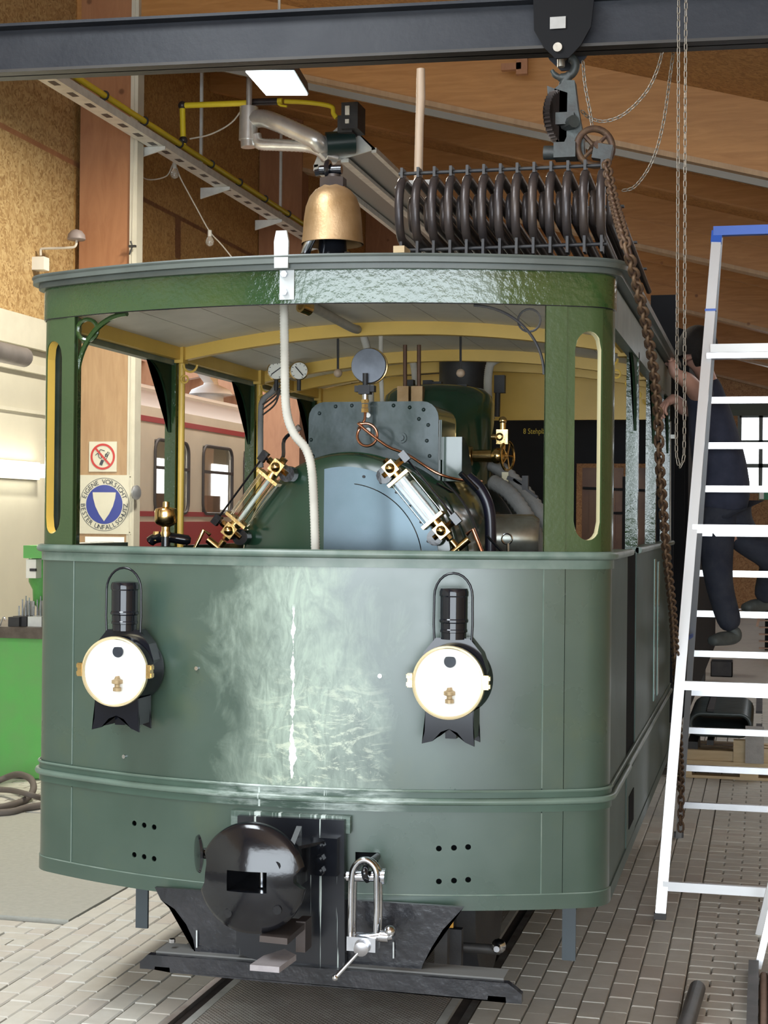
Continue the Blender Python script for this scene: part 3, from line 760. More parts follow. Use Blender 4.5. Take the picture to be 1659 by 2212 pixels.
def carline(Y, mat='yellow', h=.062, dz=0, y2=.05):
    b = newbm(); n = 22; q = []
    for i in range(n+1):
        x = -1.1+2.2*i/n; z = zc(x)
        q.append([b.verts.new((x, Y+dy, z-hh-dz)) for dy, hh in ((0, h), (0, 0), (y2, 0), (y2, h))])
    for a, c in zip(q, q[1:]):
        for k in range(4): b.faces.new((a[k], a[(k+1)%4], c[(k+1)%4], c[k]))
    b.faces.new(q[0]); b.faces.new(q[-1][::-1])
    return part('roof_carline', b, mat)
carline(1.42); carline(2.68); carline(3.3)
b = newbm(); prism(b, [(-1.1, 2.62), (1.1, 2.62), (1.1, 2.82), (.6, 2.90), (0, 2.93), (-.6, 2.90), (-1.1, 2.82)], (0, L_-.06, 0), (1,0,0), (0,0,1), -.04); part('rear_header', b, 'yellow')
for sg in (-1, 1):
    b = newbm(); bb(b, min(sg*1.07, sg*1.105), max(sg*1.07, sg*1.105), .12, L_-.02, 2.765, 2.855); part('cantrail', b, 'yellow')
    b = newbm(); bb(b, min(sg*1.106, sg*1.15), max(sg*1.106, sg*1.15), .15, L_-.02, 2.74, 2.90); part('side_fascia', b, 'moulding')
    for Y in (1.40, 2.62, 3.85):
        b = newbm(); bb(b, min(sg*1.095, sg*1.15), max(sg*1.095, sg*1.15), Y, Y+.05, ZT-.02, 2.77); ps = part('side_post', b, 'gloss_green')
        if sg < 0: b = newbm(); tube(b, [(sg*1.075, Y+.03, ZT-.1), (sg*1.075, Y+.03, 2.84)], .017, 8); part('grab_pole', b, 'yellow', True, ps)
        b = newbm(); bb(b, min(sg*1.055, sg*1.10), max(sg*1.055, sg*1.10), Y-.01, Y+.06, 2.75, 2.87); part('post_cap', b, 'yellow', True, ps)
        # curved gusset in front of the post
        pts = [(0, 0), (0, -.36)]+[(-.30*(1-math.cos(t))-.012, -.36+.335*math.sin(t)) for t in [PI/2*i/8 for i in range(9)]]+[(-.32, 0)]
        b = newbm(); prism(b, pts, (sg*1.13, Y, 2.77), (0,1,0), (0,0,1), .012); part('gusset', b, T['gussetgreen'], False, ps)
        # coat hook on the post
        b = newbm(); c0 = V((sg*1.02, Y+.0, 2.74))
        tube(b, [c0+V((.0-.035*math.cos(a)*-sg*-1, 0, -.035*math.sin(a))) for a in [PI*i/8 for i in range(9)]], .006, 6)
        tube(b, ringpts(c0+V((sg*.03,0,-.07)), (1,0,0), (0,0,1), .018, 12), .005, 6, True); part('coat_hook', b, 'yellow', True, ps)
# scroll brackets in the front opening
def scroll(sg, r, matn):
    zc_ = ZH0; x0 = sg*(.915 if sg > 0 else .962); Y = surf_y(.87)+.0
    b = newbm()
    arcp = []
    for i in range(15):
        t = PI/2*i/14
        xx = x0-sg*(.245*(1-math.sin(t)) if False else .245*math.sin(t)); 
    for i in range(17):
        t = PI/2*i/16
        xx = abs(x0)-.25+.25*math.sin(t); zz = zc_-.25*(1-math.cos(t))-.004
        arcp.append((sg*xx, plan(s_at_x(min(xx, 1.0)))[1]+.03, zz))
    tube(b, arcp, r, 6)
    cx = abs(x0)-.053; tube(b, ringpts((sg*cx, surf_y(cx)+.03, zc_-.055), (1,0,0), (0,0,1), .042, 20), r*.8, 6, True)
    part('scroll_bracket', b, matn)
scroll(1, .0055, 'dullblack'); scroll(-1, .011, 'gloss_green')
# roof-front lamp bracket with two bolts
pb = at(612, 540, -.30)
b = newbm(); x = pb.x; yb = surf_y(x)-.055
ztp = at(612, 495, -.34).z; zmd = at(612, 576, -.34).z; zlo = at(612, 645, -.3).z
prism(b, [(-.026, zmd), (.026, zmd), (.028, ztp-.04), (.02, ztp), (-.02, ztp), (-.028, ztp-.04)], (x-.004, yb, 0), (1,0,0), (0,0,1), -.014)
br = part('lamp_bracket', b, 'whitepaint')
b = newbm(); bb(b, x-.022, x+.034, surf_y(x)-.012, surf_y(x)-.0, zlo, zmd+.005); part('bracket_plate', b, 'whitepaint', True, br)
for py in (592, 631):
    p = at(614, py, surf_y(x)-.02); b = newbm(); cyl(b, (p.x, p.y+.01, p.z), (p.x, p.y-.008, p.z), .013, 6); part('hex_bolt', b, 'steel', True, br)
# bell on the roof
bc = V((.03, .2, 0)); zt_ = at(712, 405, .2).z; zbm = at(712, 528, .2).z; hb = zt_-zbm; rb = .124
prof = [(rb, 0), (rb*.99, .01), (rb*.955, .05), (rb*.93, hb*.45), (rb*.875, hb*.65), (rb*.76, hb*.82), (rb*.58, hb*.94), (rb*.40, hb*1.0), (rb*.38, hb*1.02), (rb*.3, hb*1.02), (rb*.36, hb*.93), (rb*.55, hb*.88), (rb*.78, hb*.68), (rb*.86, hb*.4), (rb*.88, .03), (rb*.94, 0)]
b = newbm(); lathe(b, prof, (bc.x, bc.y, zbm), (0,0,1), 40, False)
for f in range(40): pass
bell = part('bell', b, 'bronze', 2)
b = newbm(); cyl(b, (bc.x, bc.y, zt_-.01), (bc.x, bc.y, zt_+.035), .055, 6); cyl(b, (bc.x, bc.y, zt_+.035), (bc.x, bc.y, zt_+.05), .03, 10); part('bell_nut', b, 'rustmetal', True, bell)
b = newbm(); tube(b, [(bc.x-.055, bc.y, zt_+.07), (bc.x+.035, bc.y, zt_+.07)], .02, 8); tube(b, ringpts((bc.x-.02, bc.y, zt_+.072), (0,1,0), (0,0,1), .03, 12), .011, 6, True); tube(b, [(bc.x-.075, bc.y, zt_+.06), (bc.x-.05, bc.y, zt_+.065)], .014, 6); part('bell_shackle', b, 'black', True, bell)
b = newbm(); zr = ztop(.03, .2); lathe(b, [(.075, zr-.005), (.06, zr+.03), (.052, zbm+.05)], (bc.x, bc.y, 0), (0,0,1), 16)
bb(b, bc.x-.13, bc.x+.11, bc.y-.09, bc.y+.09, zr-.02, zr+.012)
for dx in (-.10, .08):
    for dy in (-.07, .07): cyl(b, (bc.x+dx, bc.y+dy, zr+.01), (bc.x+dx, bc.y+dy, zr+.03), .012, 6)
part('bell_mount', b, 'black', True, bell)
b = newbm(); tube(b, smoothpath([(bc.x-.11, bc.y-.03, zr+.01), (bc.x-.085, bc.y-.06, zr+.06), (bc.x-.06, bc.y-.07, zbm+.03)], 4), .02, 8); part('bell_hammer', b, 'steel', True, bell)
#@@LOCO2
# ------------------------------------------------------------------ boiler and fittings
ZA, RB, YB0 = 1.81, .465, .55
b = newbm(); lathe(b, [(.02, .0), (RB-.06, .0), (RB-.012, .008), (RB, .03), (RB, 2.75), (RB-.02, 2.78)], (0, YB0, ZA), (0,1,0), 72)
boiler = part('boiler', b, 'boiler')
for Y in (.62, 1.15, 1.75, 2.35, 2.95):
    b = newbm(); lathe(b, [(RB, 0), (RB+.006, .004), (RB+.006, .046), (RB, .05)], (0, Y, ZA), (0,1,0), 72); part('boiler_band', b, 'dullblack' if Y > .7 else 'boiler', True, boiler)
# polished door plate on the right half of the end, with ring edge and screws
cxp = at(745, 1200, YB0).x
def endpt(px, py): return at(px, py, YB0-.01)
ro_, ri_ = .405, .335
xl = endpt(700, 1100).x
def halfdisc(r, y0, th, matn, name, par):
    a0 = math.acos(max(-1, min(1, (xl)/r)))
    pts = [(r*math.cos(t), r*math.sin(t)) for t in [a0+(-PI/2*1.0-a0)*i/40 for i in range(41)]]
    pts.append((xl, -r))
    b = newbm(); prism(b, pts, (0, y0, ZA), (1,0,0), (0,0,1), th); return part(name, b, matn, False, par)
dp = halfdisc(ro_, YB0-.002, .010, 'plate', 'door_plate', boiler)
b = newbm(); tube(b, [(ri_*math.cos(t), YB0-.0125, ZA+ri_*math.sin(t)) for t in [1.45-1.3*i/24 for i in range(25)]], .002, 5); part('plate_crease', b, 'steel', True, boiler)
for t in (1.35, 1.14, .93, .71, .49, .26, .05):
    p = V((.372*math.cos(t), YB0-.012, ZA+.372*math.sin(t))); part('screw', cyl(newbm(), p, p+V((0,-.006,0)), .0062, 8), 'dullblack', True, boiler)
# square housing on top of the boiler
YX = 1.05
x0, x1 = at(668, 950, YX).x, at(948, 950, YX).x; zt_ = at(800, 868, YX).z
def hous(x0, x1, z0, z1, r):
    pts = [(x0, z0), (x1, z0)]
    for cx, a in ((x1-r, 0), (x0+r, PI/2)):
        for i in range(6):
            t = a+PI/2*i/5; pts.append((cx+r*math.cos(t), z1-r+r*math.sin(t)))
    return pts
b = newbm(); prism(b, hous(x0+.004, x1-.004, ZA+.3, zt_-.004, .07), (0, YX, 0), (1,0,0), (0,0,1), -.42); hs = part('regulator_housing', b, 'boiler', True)
b = newbm(); prism(b, hous(x0, x1, ZA+.36, zt_, .075), (0, YX-.012, 0), (1,0,0), (0,0,1), -.012); fp = part('housing_front_plate', b, 'boxsteel', False, hs)
for px, py in ((690,893),(725,878),(760,876),(800,878),(850,876),(885,880),(915,885),(925,918),(922,952),(928,985),(672,950),(676,985),(905,905)):
    p = at(px, py, YX-.012); part('plate_bolt', ball(newbm(), p, .009, 8, 6), 'boxsteel', True, hs)
p = at(868, 946, YX-.012); b = newbm(); cyl(b, p, p+V((0,-.012,0)), .024, 12); cyl(b, p, p+V((0,-.024,0)), .014, 12); part('plug', b, 'boxsteel', True, hs)
p = at(796, 905, YX-.03); b = newbm(); bb(b, p.x-.018, p.x+.022, YX-.02, YX-.012, at(796,940,YX).z, at(796,872,YX).z); sp = part('gauge_bracket', b, 'boxsteel', True, hs)
for py in (897, 929):
    p = at(795, py, YX-.03); part('white_bolt', cyl(newbm(), p+V((0,.01,0)), p, .011, 10), 'white', True, hs)
b = newbm(); prism(b, [(0, 0), (.30, 0), (.16, .16), (.05, .2), (0, .2)], (x1, YX+.08, ZA+.36), (0,1,0), (0,0,1), .09); part('side_gusset', b, 'boiler', True, hs)
b = newbm(); bb(b, x1-.003, x1+.003, YX+.05, YX+.36, zt_-.26, zt_-.08); part('side_plate', b, 'boiler', True, hs)
# steam dome, safety valves, chimney
YDm = 2.46; zd = at(945, 836, YDm).z
b = newbm(); lathe(b, [(.30, 2.1), (.30, zd-.10), (.285, zd-.05), (.245, zd-.015), (.19, zd), (.01, zd+.005)], (0, YDm, 0), (0,0,1), 48); dome = part('steam_dome', b, 'boiler', True)
for px in (875, 905):
    a, c = at(px, 745, 2.15), at(px, 862, 2.15); b = newbm(); cyl(b, a, c, .011, 8); vv = part('safety_valve_rod', b, M('brown_rod', (.16,.09,.06), .5, .5), True, dome)
    e0 = at(px-2, 835, 2.15); b = newbm(); bb(b, e0.x-.03, e0.x+.03, 2.12, 2.18, at(px,868,2.15).z, e0.z); part('valve_column', b, 'bronze', True, vv)
for px, py in ((885, 828), (925, 829), (945, 832), (1000, 838)):
    p = at(px, py, 2.35); b = newbm(); bx(b, p, (.05, .05, .035)); part('dome_fitting', b, 'dullblack', True, dome)
b = newbm(); lathe(b, [(.145, zd-.2), (.145, 3.4), (.15, 3.42), (.13, 3.42)], (0, 3.19, 0), (0,0,1), 32); part('chimney', b, 'dullblack', True)
# pressure gauge seen from behind, on its cock
pg = at(789, 790, .97); rg = 38*(pg-CAM).dot(fw)/F
b = newbm(); lathe(b, [(rg, 0), (rg, .03), (rg*.97, .036), (rg*.02, .038)], pg+V((.012,.03,0)), (.12,-1,0), 32); ga = part('pressure_gauge', b, M('gauge_back', (.10,.11,.13), .4, .4, .3, 14), True)
b = newbm(); lathe(b, [(rg*1.03, .0), (rg*1.05, .005), (rg*1.05, .014), (rg*1.0, .016)], pg+V((.014,.035,0)), (.12,-1,0), 32); part('gauge_bezel', b, 'brass', True, ga)
b = newbm(); a, c = at(789, 806, .94), at(789, 852, .95); tube(b, [a, c], .012, 8); 
p = at(789, 842, .95); bb(b, p.x-.045, p.x+.045, p.y-.02, p.y+.02, p.z-.01, p.z+.018); bb(b, p.x-.026, p.x+.026, p.y-.025, p.y+.025, p.z-.02, p.z+.02); part('gauge_clamp', b, 'dullblack', True, ga)
b = newbm(); cyl(b, at(789,852,.95), at(789,866,.95), .014, 10); part('gauge_neck', b, 'steel', True, ga)
b = newbm()
for py0, py1, r in ((863, 871, .018), (873, 881, .016), (882, 891, .018)): cyl(b, at(789,py0,.95), at(789,py1,.95), r, 6)
part('brass_union', b, 'brass', True, ga)
cp = [at(789,890,.95), at(787,908,.94), at(775,925,.93)]
cpc = at(796, 940, .92); rr = 24*(cpc-CAM).dot(fw)/F
loop = [cpc+V((rr*math.cos(t), -.01*(t-2.4), rr*math.sin(t))) for t in [2.5+(-5.9-.0)*-i/22*1.0 for i in range(23)]]
b = newbm(); tube(b, smoothpath(cp+loop+[at(835,963,.85), at(880,982,.82), at(940,1020,.80), at(985,1035,.86), at(1040,1040,1.1)], 4), .0065, 8); part('copper_siphon', b, 'copper', True, ga)
# water gauges
def wgauge(A, Bp, side):
    A = V(A); Bp = V(Bp); d = (Bp-A).normalized(); fwd = V((0,-1,0)); q = d.cross(fwd).normalized()*side
    wg = part('water_gauge', cyl(newbm(), A, Bp, .009, 10), M('gauge_tube', (.75,.78,.72), .1, 0), True)
    b = newbm(); tube(b, [A+d*.02+q*.018, Bp-d*.02+q*.018], .003, 6); tube(b, [A+d*.02-q*.018, Bp-d*.02-q*.018], .003, 6); part('stripe_rod', b, 'brass', True, wg)
    b = newbm()
    half = [(-.046, .0), (-.046, .022), (-.028, .046), (.028, .046), (.046, .022), (.046, 0)]
    inner = [(x*.9, y*.9) for x, y in half]
    ring0 = [A+d*.015+q*x+fwd*y for x, y in half]; ring1 = [Bp-d*.015+q*x+fwd*y for x, y in half]
    v0 = [b.verts.new(p) for p in ring0]; v1 = [b.verts.new(p) for p in ring1]
    v2 = [b.verts.new(A+d*.015+q*x+fwd*y) for x, y in inner]; v3 = [b.verts.new(Bp-d*.015+q*x+fwd*y) for x, y in inner]
    for i in range(5):
        b.faces.new((v0[i], v0[i+1], v1[i+1], v1[i])); b.faces.new((v3[i], v3[i+1], v2[i+1], v2[i]))
        b.faces.new((v0[i], v2[i], v2[i+1], v0[i+1])); b.faces.new((v1[i], v1[i+1], v3[i+1], v3[i]))
    b.faces.new((v0[0], v1[0], v3[0], v2[0])); b.faces.new((v0[5], v2[5], v3[5], v1[5]))
    part('gauge_glass', b, 'glass', False, wg)
    rotm = Matrix((q, fwd, d)).transposed()
    for C, s in ((A, 1), (Bp, -1)):
        b = newbm(); bx(b, C+d*.01*s+fwd*.02, (.105, .07, .014), rotm); part('end_plate', b, 'brass', True, wg)
        b = newbm(); bx(b, C-d*.045*s+fwd*.012, (.052, .052, .055), rotm); cyl(b, C-d*.02*s+fwd*.01, C+d*.01*s+fwd*.01, .025, 10)
        ball(b, C-d*.045*s+fwd*.04, .021, 10, 8); cyl(b, C-d*.07*s, C-d*.092*s, .015, 6)
        cyl(b, C-d*.045*s+q*.02, C-d*.045*s+q*.055, .015, 6); cyl(b, C-d*.045*s-q*.02, C-d*.045*s-q*.05, .012, 6)
        part('gauge_cock', b, 'brass', True, wg)
        b = newbm(); cyl(b, C-d*.045*s-fwd*.06+q*(-.045), C-d*.045*s-fwd*.0+q*(-.045), .034, 14); part('cock_flange', b, 'black', True, wg)
    # operating rod along the outer side
    b = newbm(); tube(b, [A-d*.06+q*.075+fwd*.02, Bp+d*.06+q*.075+fwd*.02], .0045, 6)
    for C in (A-d*.045, Bp+d*.045): tube(b, [C+q*.05+fwd*.02, C+q*.09+fwd*.02], .007, 6); bx(b, C+q*.075+fwd*.02, (.03,.03,.045), rotm)
    part('operating_rod', b, 'black', True, wg)
    # drain cock with lever
    D = Bp+d*.10; b = newbm(); cyl(b, D, D+d*.05, .014, 8); cyl(b, D+d*.04-q*.03, D+d*.04+q*.06, .016, 10); part('drain_cock', b, 'brass', True, wg)
    b = newbm(); tube(b, [D+d*.02+q*.065, D+d*.02+q*.10, D+V((side*.02 if False else q.x*.10, -.01, -.115))+q*.08], .0085, 8); part('drain_lever', b, 'copper' if side < 0 else 'brass', True, wg)
    return wg
wgauge(at(588, 1028, .47), at(514, 1128, .47), 1)
wgauge(at(862, 1030, .47), at(942, 1128, .47), -1)
b = newbm(); tube(b, smoothpath([at(600, 1002, .50), at(612, 985, .50), at(614, 950, .5), at(640, 928, .5)], 4), .008, 6); part('handle_rod', b, 'black')
b = newbm(); tube(b, [at(628, 938, .5), at(648, 922, .5)], .014, 8); part('handle_grip', b, M('grip_grey', (.16,.13,.11), .6))
# wrapped steam pipes with rope lagging
def wrapped(pts, r, mat='whitepipe', name='wrapped_pipe', pitch=.011):
    path = smoothpath(pts, 14); out = [path[0]]; acc = 0
    # resample evenly with ribs
    dist = [0]
    for a, c in zip(path, path[1:]): dist.append(dist[-1]+(c-a).length)
    n = max(8, int(dist[-1]/(pitch/2))); res = []; rr = []; j = 0
    for i in range(n+1):
        t = dist[-1]*i/n
        while j < len(dist)-2 and dist[j+1] < t: j += 1
        k = (t-dist[j])/max(dist[j+1]-dist[j], 1e-9); res.append(path[j].lerp(path[j+1], k)); rr.append(r*(1.0 if i % 2 else .86))
    b = newbm(); tube(b, res, rr, 12); return part(name, b, mat, 2)
wrapped([at(613, 640, -.06), at(615, 760, -.06), at(618, 880, -.06), at(634, 935, -.06), at(662, 972, -.05), at(674, 1020, -.05), at(679, 1110, -.05), at(682, 1215, -.05)], .0185)
wrapped([at(660, 655, .55), at(715, 684, 1.0), at(760, 708, 1.3), at(775, 712, 1.45)], .021)
wrapped([at(775, 700, 1.5), at(788, 735, 1.55), at(797, 780, 1.6), at(800, 870, 1.65)], .020)
wrapped([at(823, 695, 1.5), at(823, 800, 1.5), at(826, 875, 1.5)], .012)
wrapped([at(850, 768, 2.7), at(878, 768, 2.75), at(893, 785, 2.75), at(899, 840, 2.75)], .022)
wrapped([at(1320, 782, 2.9), at(1200, 774, 2.9), at(1100, 772, 2.9), at(1066, 780, 2.9), at(1056, 800, 2.9), at(1054, 850, 2.9), at(1060, 905, 2.9)], .026)
wrapped([at(563, 1010, 2.62), at(563, 900, 2.62), at(568, 865, 2.62), at(590, 845, 2.6), at(600, 825, 2.6)], .018, 'greypipe', 'lagged_pipe')
wrapped([at(1062, 1000, 2.3), at(1100, 1030, 2.25), at(1150, 1085, 2.2), at(1185, 1150, 2.1), at(1200, 1230, 2.0)], .043, 'greypipe', 'lagged_pipe', .03)
wrapped([at(1062, 1040, 2.1), at(1100, 1065, 2.05), at(1140, 1120, 2.0), at(1165, 1180, 1.95), at(1172, 1240, 1.9)], .042, 'greypipe', 'lagged_pipe', .03)
b = newbm(); tube(b, smoothpath([at(1010, 1030, 1.0), at(1040, 1060, 1.0), at(1058, 1110, 1.0), at(1060, 1210, 1.0)], 6), .026, 10); part('rubber_hose', b, M('navy_hose', (.012,.012,.025), .25))
b = newbm(); p = at(650, 660, .53); lathe(b, [(.03, 0), (.03, .05), (.02, .05), (.02, 0)], p, (.5,.8,-.2), 14); part('pipe_flange', b, 'brass')
# whistle rod with two wooden pull balls
b = newbm(); tube(b, [at(724, 717, 1.5), at(1012, 715, 1.5)], .011, 8); tube(b, [at(735, 724, 1.5), at(1000, 722, 1.5)], .006, 6)
wr = part('whistle_rod', b, 'black')
b = newbm()
for px, y0 in ((729, 704), (1005, 696), (868, 697)):
    a, c = at(px, y0, 1.5), at(px, 724, 1.5); bx(b, (a+c)/2, (.03, .025, abs(a.z-c.z)))
part('rod_hanger', b, 'black', True, wr)
for px in (730, 995):
    b = newbm(); tube(b, [at(px, 722, 1.5), at(px, 800, 1.5)], .006, 6); part('pull_rod', b, 'dullblack', True, wr)
    b = newbm(); ball(b, at(px, 806, 1.5), .021, 14, 10); part('pull_ball', b, 'woodpale', 2, wr)
b = newbm(); a, c = at(895, 700, 2.1), at(995, 712, 2.4); bx(b, (a+c)/2, (.3, .5, .01)); part('roof_hatch', b, M('hatch_white', (.75,.74,.70), .5))
# dial gauges at the far left of the cab
for px in (597, 646):
    p = at(px, 801, 2.5); r = 19.5*(p-CAM).dot(fw)/F; dn = V((.25,-1,-.05)).normalized()
    b = newbm(); lathe(b, [(r*.95, -.04), (r, -.02), (r, .0), (r*.93, .006), (r*.9, .002), (.002, .002)], p, dn, 28); g = part('dial_gauge', b, 'gaugeface' , True)
    b = newbm(); lathe(b, [(r, -.02), (r*1.04, -.01), (r*1.04, .006), (r*.94, .008)], p, dn, 28, False); part('dial_rim', b, 'brass', True, g)
    u, v = V((1,.25,0)).normalized(), V((0,0,1)); ang = -2.5 if px < 620 else -.85
    b = newbm(); e = u*math.cos(ang)*r*.7+v*math.sin(ang)*r*.7; tube(b, [p+dn*.008-e*.9, p+dn*.008+e], .003, 5); part('dial_needle', b, 'dullblack', True, g)
    for k in range(9):
        a = 3.9-5.0*k/8; e = u*math.cos(a)+v*math.sin(a); b = newbm(); tube(b, [p+dn*.006+e*r*.72, p+dn*.006+e*r*.85], .0018, 4); part('dial_tick', b, 'dullblack', True, g)
    b = newbm(); tube(b, [p+V((0,0,-r)), p+V((0,0,-r-.06))], .012, 8); part('dial_stem', b, 'dullblack', True, g)
b = newbm()
for k, (y0, dx) in enumerate(((852, 0), (862, -6), (874, -12))): tube(b, smoothpath([at(604, 838+k*4, 2.5), at(596+dx*.2, y0, 2.5), at(568, y0+22, 2.55)], 5), .005, 6)
part('gauge_pipe', b, 'wire')
# brass valves and tag beside the dome
b = newbm(); p = at(1086, 944, 2.2); bx(b, p, (.06, .05, .075)); cyl(b, p+V((-.06,0,0)), p, .014, 8); cyl(b, p+V((0,0,.03)), p+V((0,0,.085)), .018, 8); cyl(b, p+V((0,0,-.03)), p+V((0,0,-.065)), .016, 8)
ball(b, p+V((0,0,.085)), .022, 10, 8); tube(b, ringpts(p+V((-.012,-.028,0)), (1,0,0), (0,0,1), .016, 14), .006, 6, True); part('brass_valve', b, 'brass')
b = newbm(); p = at(1075, 985, 2.2); tube(b, [at(1022, 985, 2.2), p], .034, 10); ball(b, p+V((.0,-.01,0)), .042, 10, 8); lathe(b, [(.05,0),(.055,.015),(.04,.03)], at(1020,985,2.2), (-1,0,0), 14); sv = part('stop_valve', b, 'brass')
b = newbm(); c = at(1096, 985, 2.22); tube(b, ringpts(c, V((.3,.95,0)).normalized(), (0,0,1), .075, 24), .008, 6, True); tube(b, [p, c], .012, 8)
for t in range(5): a = 2*PI*t/5; tube(b, [c, c+V((.3*.07*math.cos(a), .95*.07*math.cos(a), .07*math.sin(a)))], .005, 5)
part('hand_wheel', b, 'brass', True, sv)
b = newbm(); a, c = at(1092, 1022, 2.15), at(1090, 1056, 2.15); bx(b, (a+c)/2, (.034, .004, abs(a.z-c.z)+.01)); part('paper_tag', b, 'tagpaper', True, sv)
b = newbm(); a, c = at(1132, 888, 3.9), at(1136, 905, 3.9); bx(b, (a+c)/2, (.02, .004, .05)); part('small_tag', b, 'tagpaper')
b = newbm(); tube(b, [at(1076, 812, 3.0), at(1074, 900, 3.0)], .016, 8); bx(b, at(1080, 830, 3.0), (.06,.05,.1)); part('brake_valve', b, 'dullblack')
# levers, links and ring handle low at the right
for A_, B_2, r_c in ((at(1052, 1158, .75), at(1085, 1192, .7), .006), (at(945, 1045, .62), at(975, 1062, .75), .006), (at(995, 1022, .8), at(1030, 1058, .85), .013)): part('control_rod', tube(newbm(), [A_, B_2], r_c, 8), 'black')
b = newbm(); c = at(1095, 1164, .7); tube(b, ringpts(c, (1,.1,0), (0,0,1), .022, 18), .004, 6, True); tube(b, [c+V((.004,0,-.02)), c+V((.006,0,-.1))], .007, 6); part('ring_handle', b, 'steel')
b = newbm(); bx(b, at(1118, 1040, 1.9), (.11,.02,.02), Euler((0,.35,0)).to_matrix()); bx(b, at(1135, 1055, 1.9), (.15,.02,.012), Euler((0,.65,0)).to_matrix()); bx(b, at(1135,1043,1.9), (.03,.03,.07)); part('lever_bracket', b, 'dullblack')
b = newbm(); lathe(b, [(.12, 0), (.12, .25), (.10, .28)], at(1105, 1165, 1.6)+V((-.15,0,0)), (1,.1,0), 20); part('injector_drum', b, M('drum_steel', (.45,.48,.44), .25, .7, .4, 6, (.2,.17,.13)))
# brass lubricator at the left of the cab front
p = at(358, 1172, .35); lu = newbm(); s_k = (p-CAM).dot(fw)/F
def hz(py): return at(358, py, .35).z
lathe(lu, [(.006, hz(1183)), (.022, hz(1152)), (.018, hz(1146)), (.018, hz(1138)), (.04, hz(1132)), (.048, hz(1127)), (.048, hz(1104)), (.044, hz(1099)), (.02, hz(1096)), (.014, hz(1095)), (.014, hz(1084)), (.002, hz(1083))], (p.x, p.y, 0), (0,0,1), 24)
lub = part('lubricator', lu, 'brass')
b = newbm(); tube(b, smoothpath([at(322, 1172, .38), at(335, 1163, .38), at(358, 1160, .36), at(380, 1163, .38), at(412, 1168, .40)], 4), [.014]+[.022]*15+[.012], 8); lathe(b, [(.02, hz(1180)), (.018, hz(1150))], (p.x, p.y, 0), (0,0,1), 12); part('lubricator_base', b, 'black', True, lub)
b = newbm(); cyl(b, at(338, 1168, .37), at(338, 1148, .37), .014, 6); part('brass_nut', b, 'brass', True, lub)
# ------------------------------------------------------------------ underframe
b = newbm(); bb(b, -1.05, 1.05, .12, L_-.05, .93, 1.0); bb(b, -.9, .9, .05, .12, .6, .95); part('deck', b, 'dark')
b = newbm(); bb(b, -.40, -.37, -.1, L_, .33, .93); bb(b, .37, .40, -.1, L_, .33, .93); part('main_frame', b, 'dullblack')
for Y in (.95, 2.55):
    for sg in (-1, 1):
        b = newbm(); lathe(b, [(.05, -.03), (.30, -.02), (.34, -.04), (.37, -.04), (.37, .04), (.40, .05), (.40, .065), (.34, .06), (.3, .02), (.05, .05)], (sg*.525, Y, .372), (-sg,0,0), 32); part('wheel', b, 'dullblack')
    b = newbm(); cyl(b, (-.6, Y, .38), (.6, Y, .38), .06, 12); part('axle', b, 'dullblack')
b = newbm(); tube(b, [at(985, 2045, .3), at(1080, 2052, .35)], .02, 8); bx(b, at(985, 2060, .25), (.05,.04,.2)); bx(b, at(955, 2045, .1), (.05,.05,.22)); part('brake_rigging', b, 'dullblack')
b = newbm(); lathe(b, [(.012, 0), (.03, .01), (.028, .02), (.012, .03), (.012, .06)], at(1078, 2042, .3), (0,-1,0), 12); part('grease_nipple', b, 'steel')
b = newbm(); bx(b, at(975, 1995, .1), (.016,.01,.03)); part('yellow_tag', b, M('orange_tag', (.7,.35,.05), .6))
for sg in (-1, 1):
    b = newbm(); bb(b, sg*.943-.028, sg*.943+.028, .66, .675, .18, .9); part('hanger_bar', b, M('hanger_grey', (.05,.065,.075), .45))
# black buffer beam plates
YP = -.275
def q(px, py, Y=YP): p = at(px, py, Y); return (p.x, p.z)
out = [q(332, 1918), q(345, 1945), q(375, 1965), q(400, 1998), q(415, 2030), q(424, 2080), q(905, 2112), q(912, 2085), q(930, 2050), q(955, 2010), q(1000, 1962)]
b = newbm(); prism(b, out[::-1], (0, YP+.03, 0), (1,0,0), (0,0,1), .02); part('frame_plate', b, 'frameblack', False)
mp_ = [q(513, 1762, -.31), q(743, 1772, -.31), q(745, 2105, -.31), q(640, 2100, -.31), q(510, 2060, -.31)]
b = newbm(); prism(b, mp_[::-1], (0, -.28, 0), (1,0,0), (0,0,1), .03); part('buffer_mount_plate', b, 'mount', False)
b = newbm(); e0, e1 = at(500, 1750, -.28), at(757, 1765, -.28); bb(b, e0.x, e1.x, -.285, -.262, e1.z-.06, e0.z); part('mount_backing', b, 'backing')
# guard board on the rail, with notched ends
YG = -.30
gp = [q(310, 2068, YG), q(311, 2048, YG), q(322, 2036, YG), q(420, 2040, YG), q(900, 2100, YG), q(1105, 2106, YG), q(1125, 2118, YG), q(1130, 2148, YG), q(1098, 2146, YG), q(1097, 2138, YG), q(1058, 2136, YG), q(1056, 2144, YG), q(700, 2112, YG), q(372, 2078, YG), q(370, 2064, YG), q(340, 2062, YG), q(338, 2070, YG)]
z_top = [p[1] for p in gp]; zlo_, zhi_ = .308, .362
xs0, xs1 = gp[0][0], gp[7][0]
gp = [(xs0, zlo_), (xs0, zhi_-.03), (xs0+.03, zhi_), (xs1-.05, zhi_), (xs1, zhi_-.035), (xs1, zlo_-.015), (xs1-.055, zlo_-.015), (xs1-.057, zlo_+.005), (xs1-.12, zlo_+.005), (xs1-.122, zlo_-.01), (0, zlo_-.012), (xs0+.12, zlo_-.006), (xs0+.118, zlo_+.012), (xs0+.06, zlo_+.012), (xs0+.058, zlo_)]
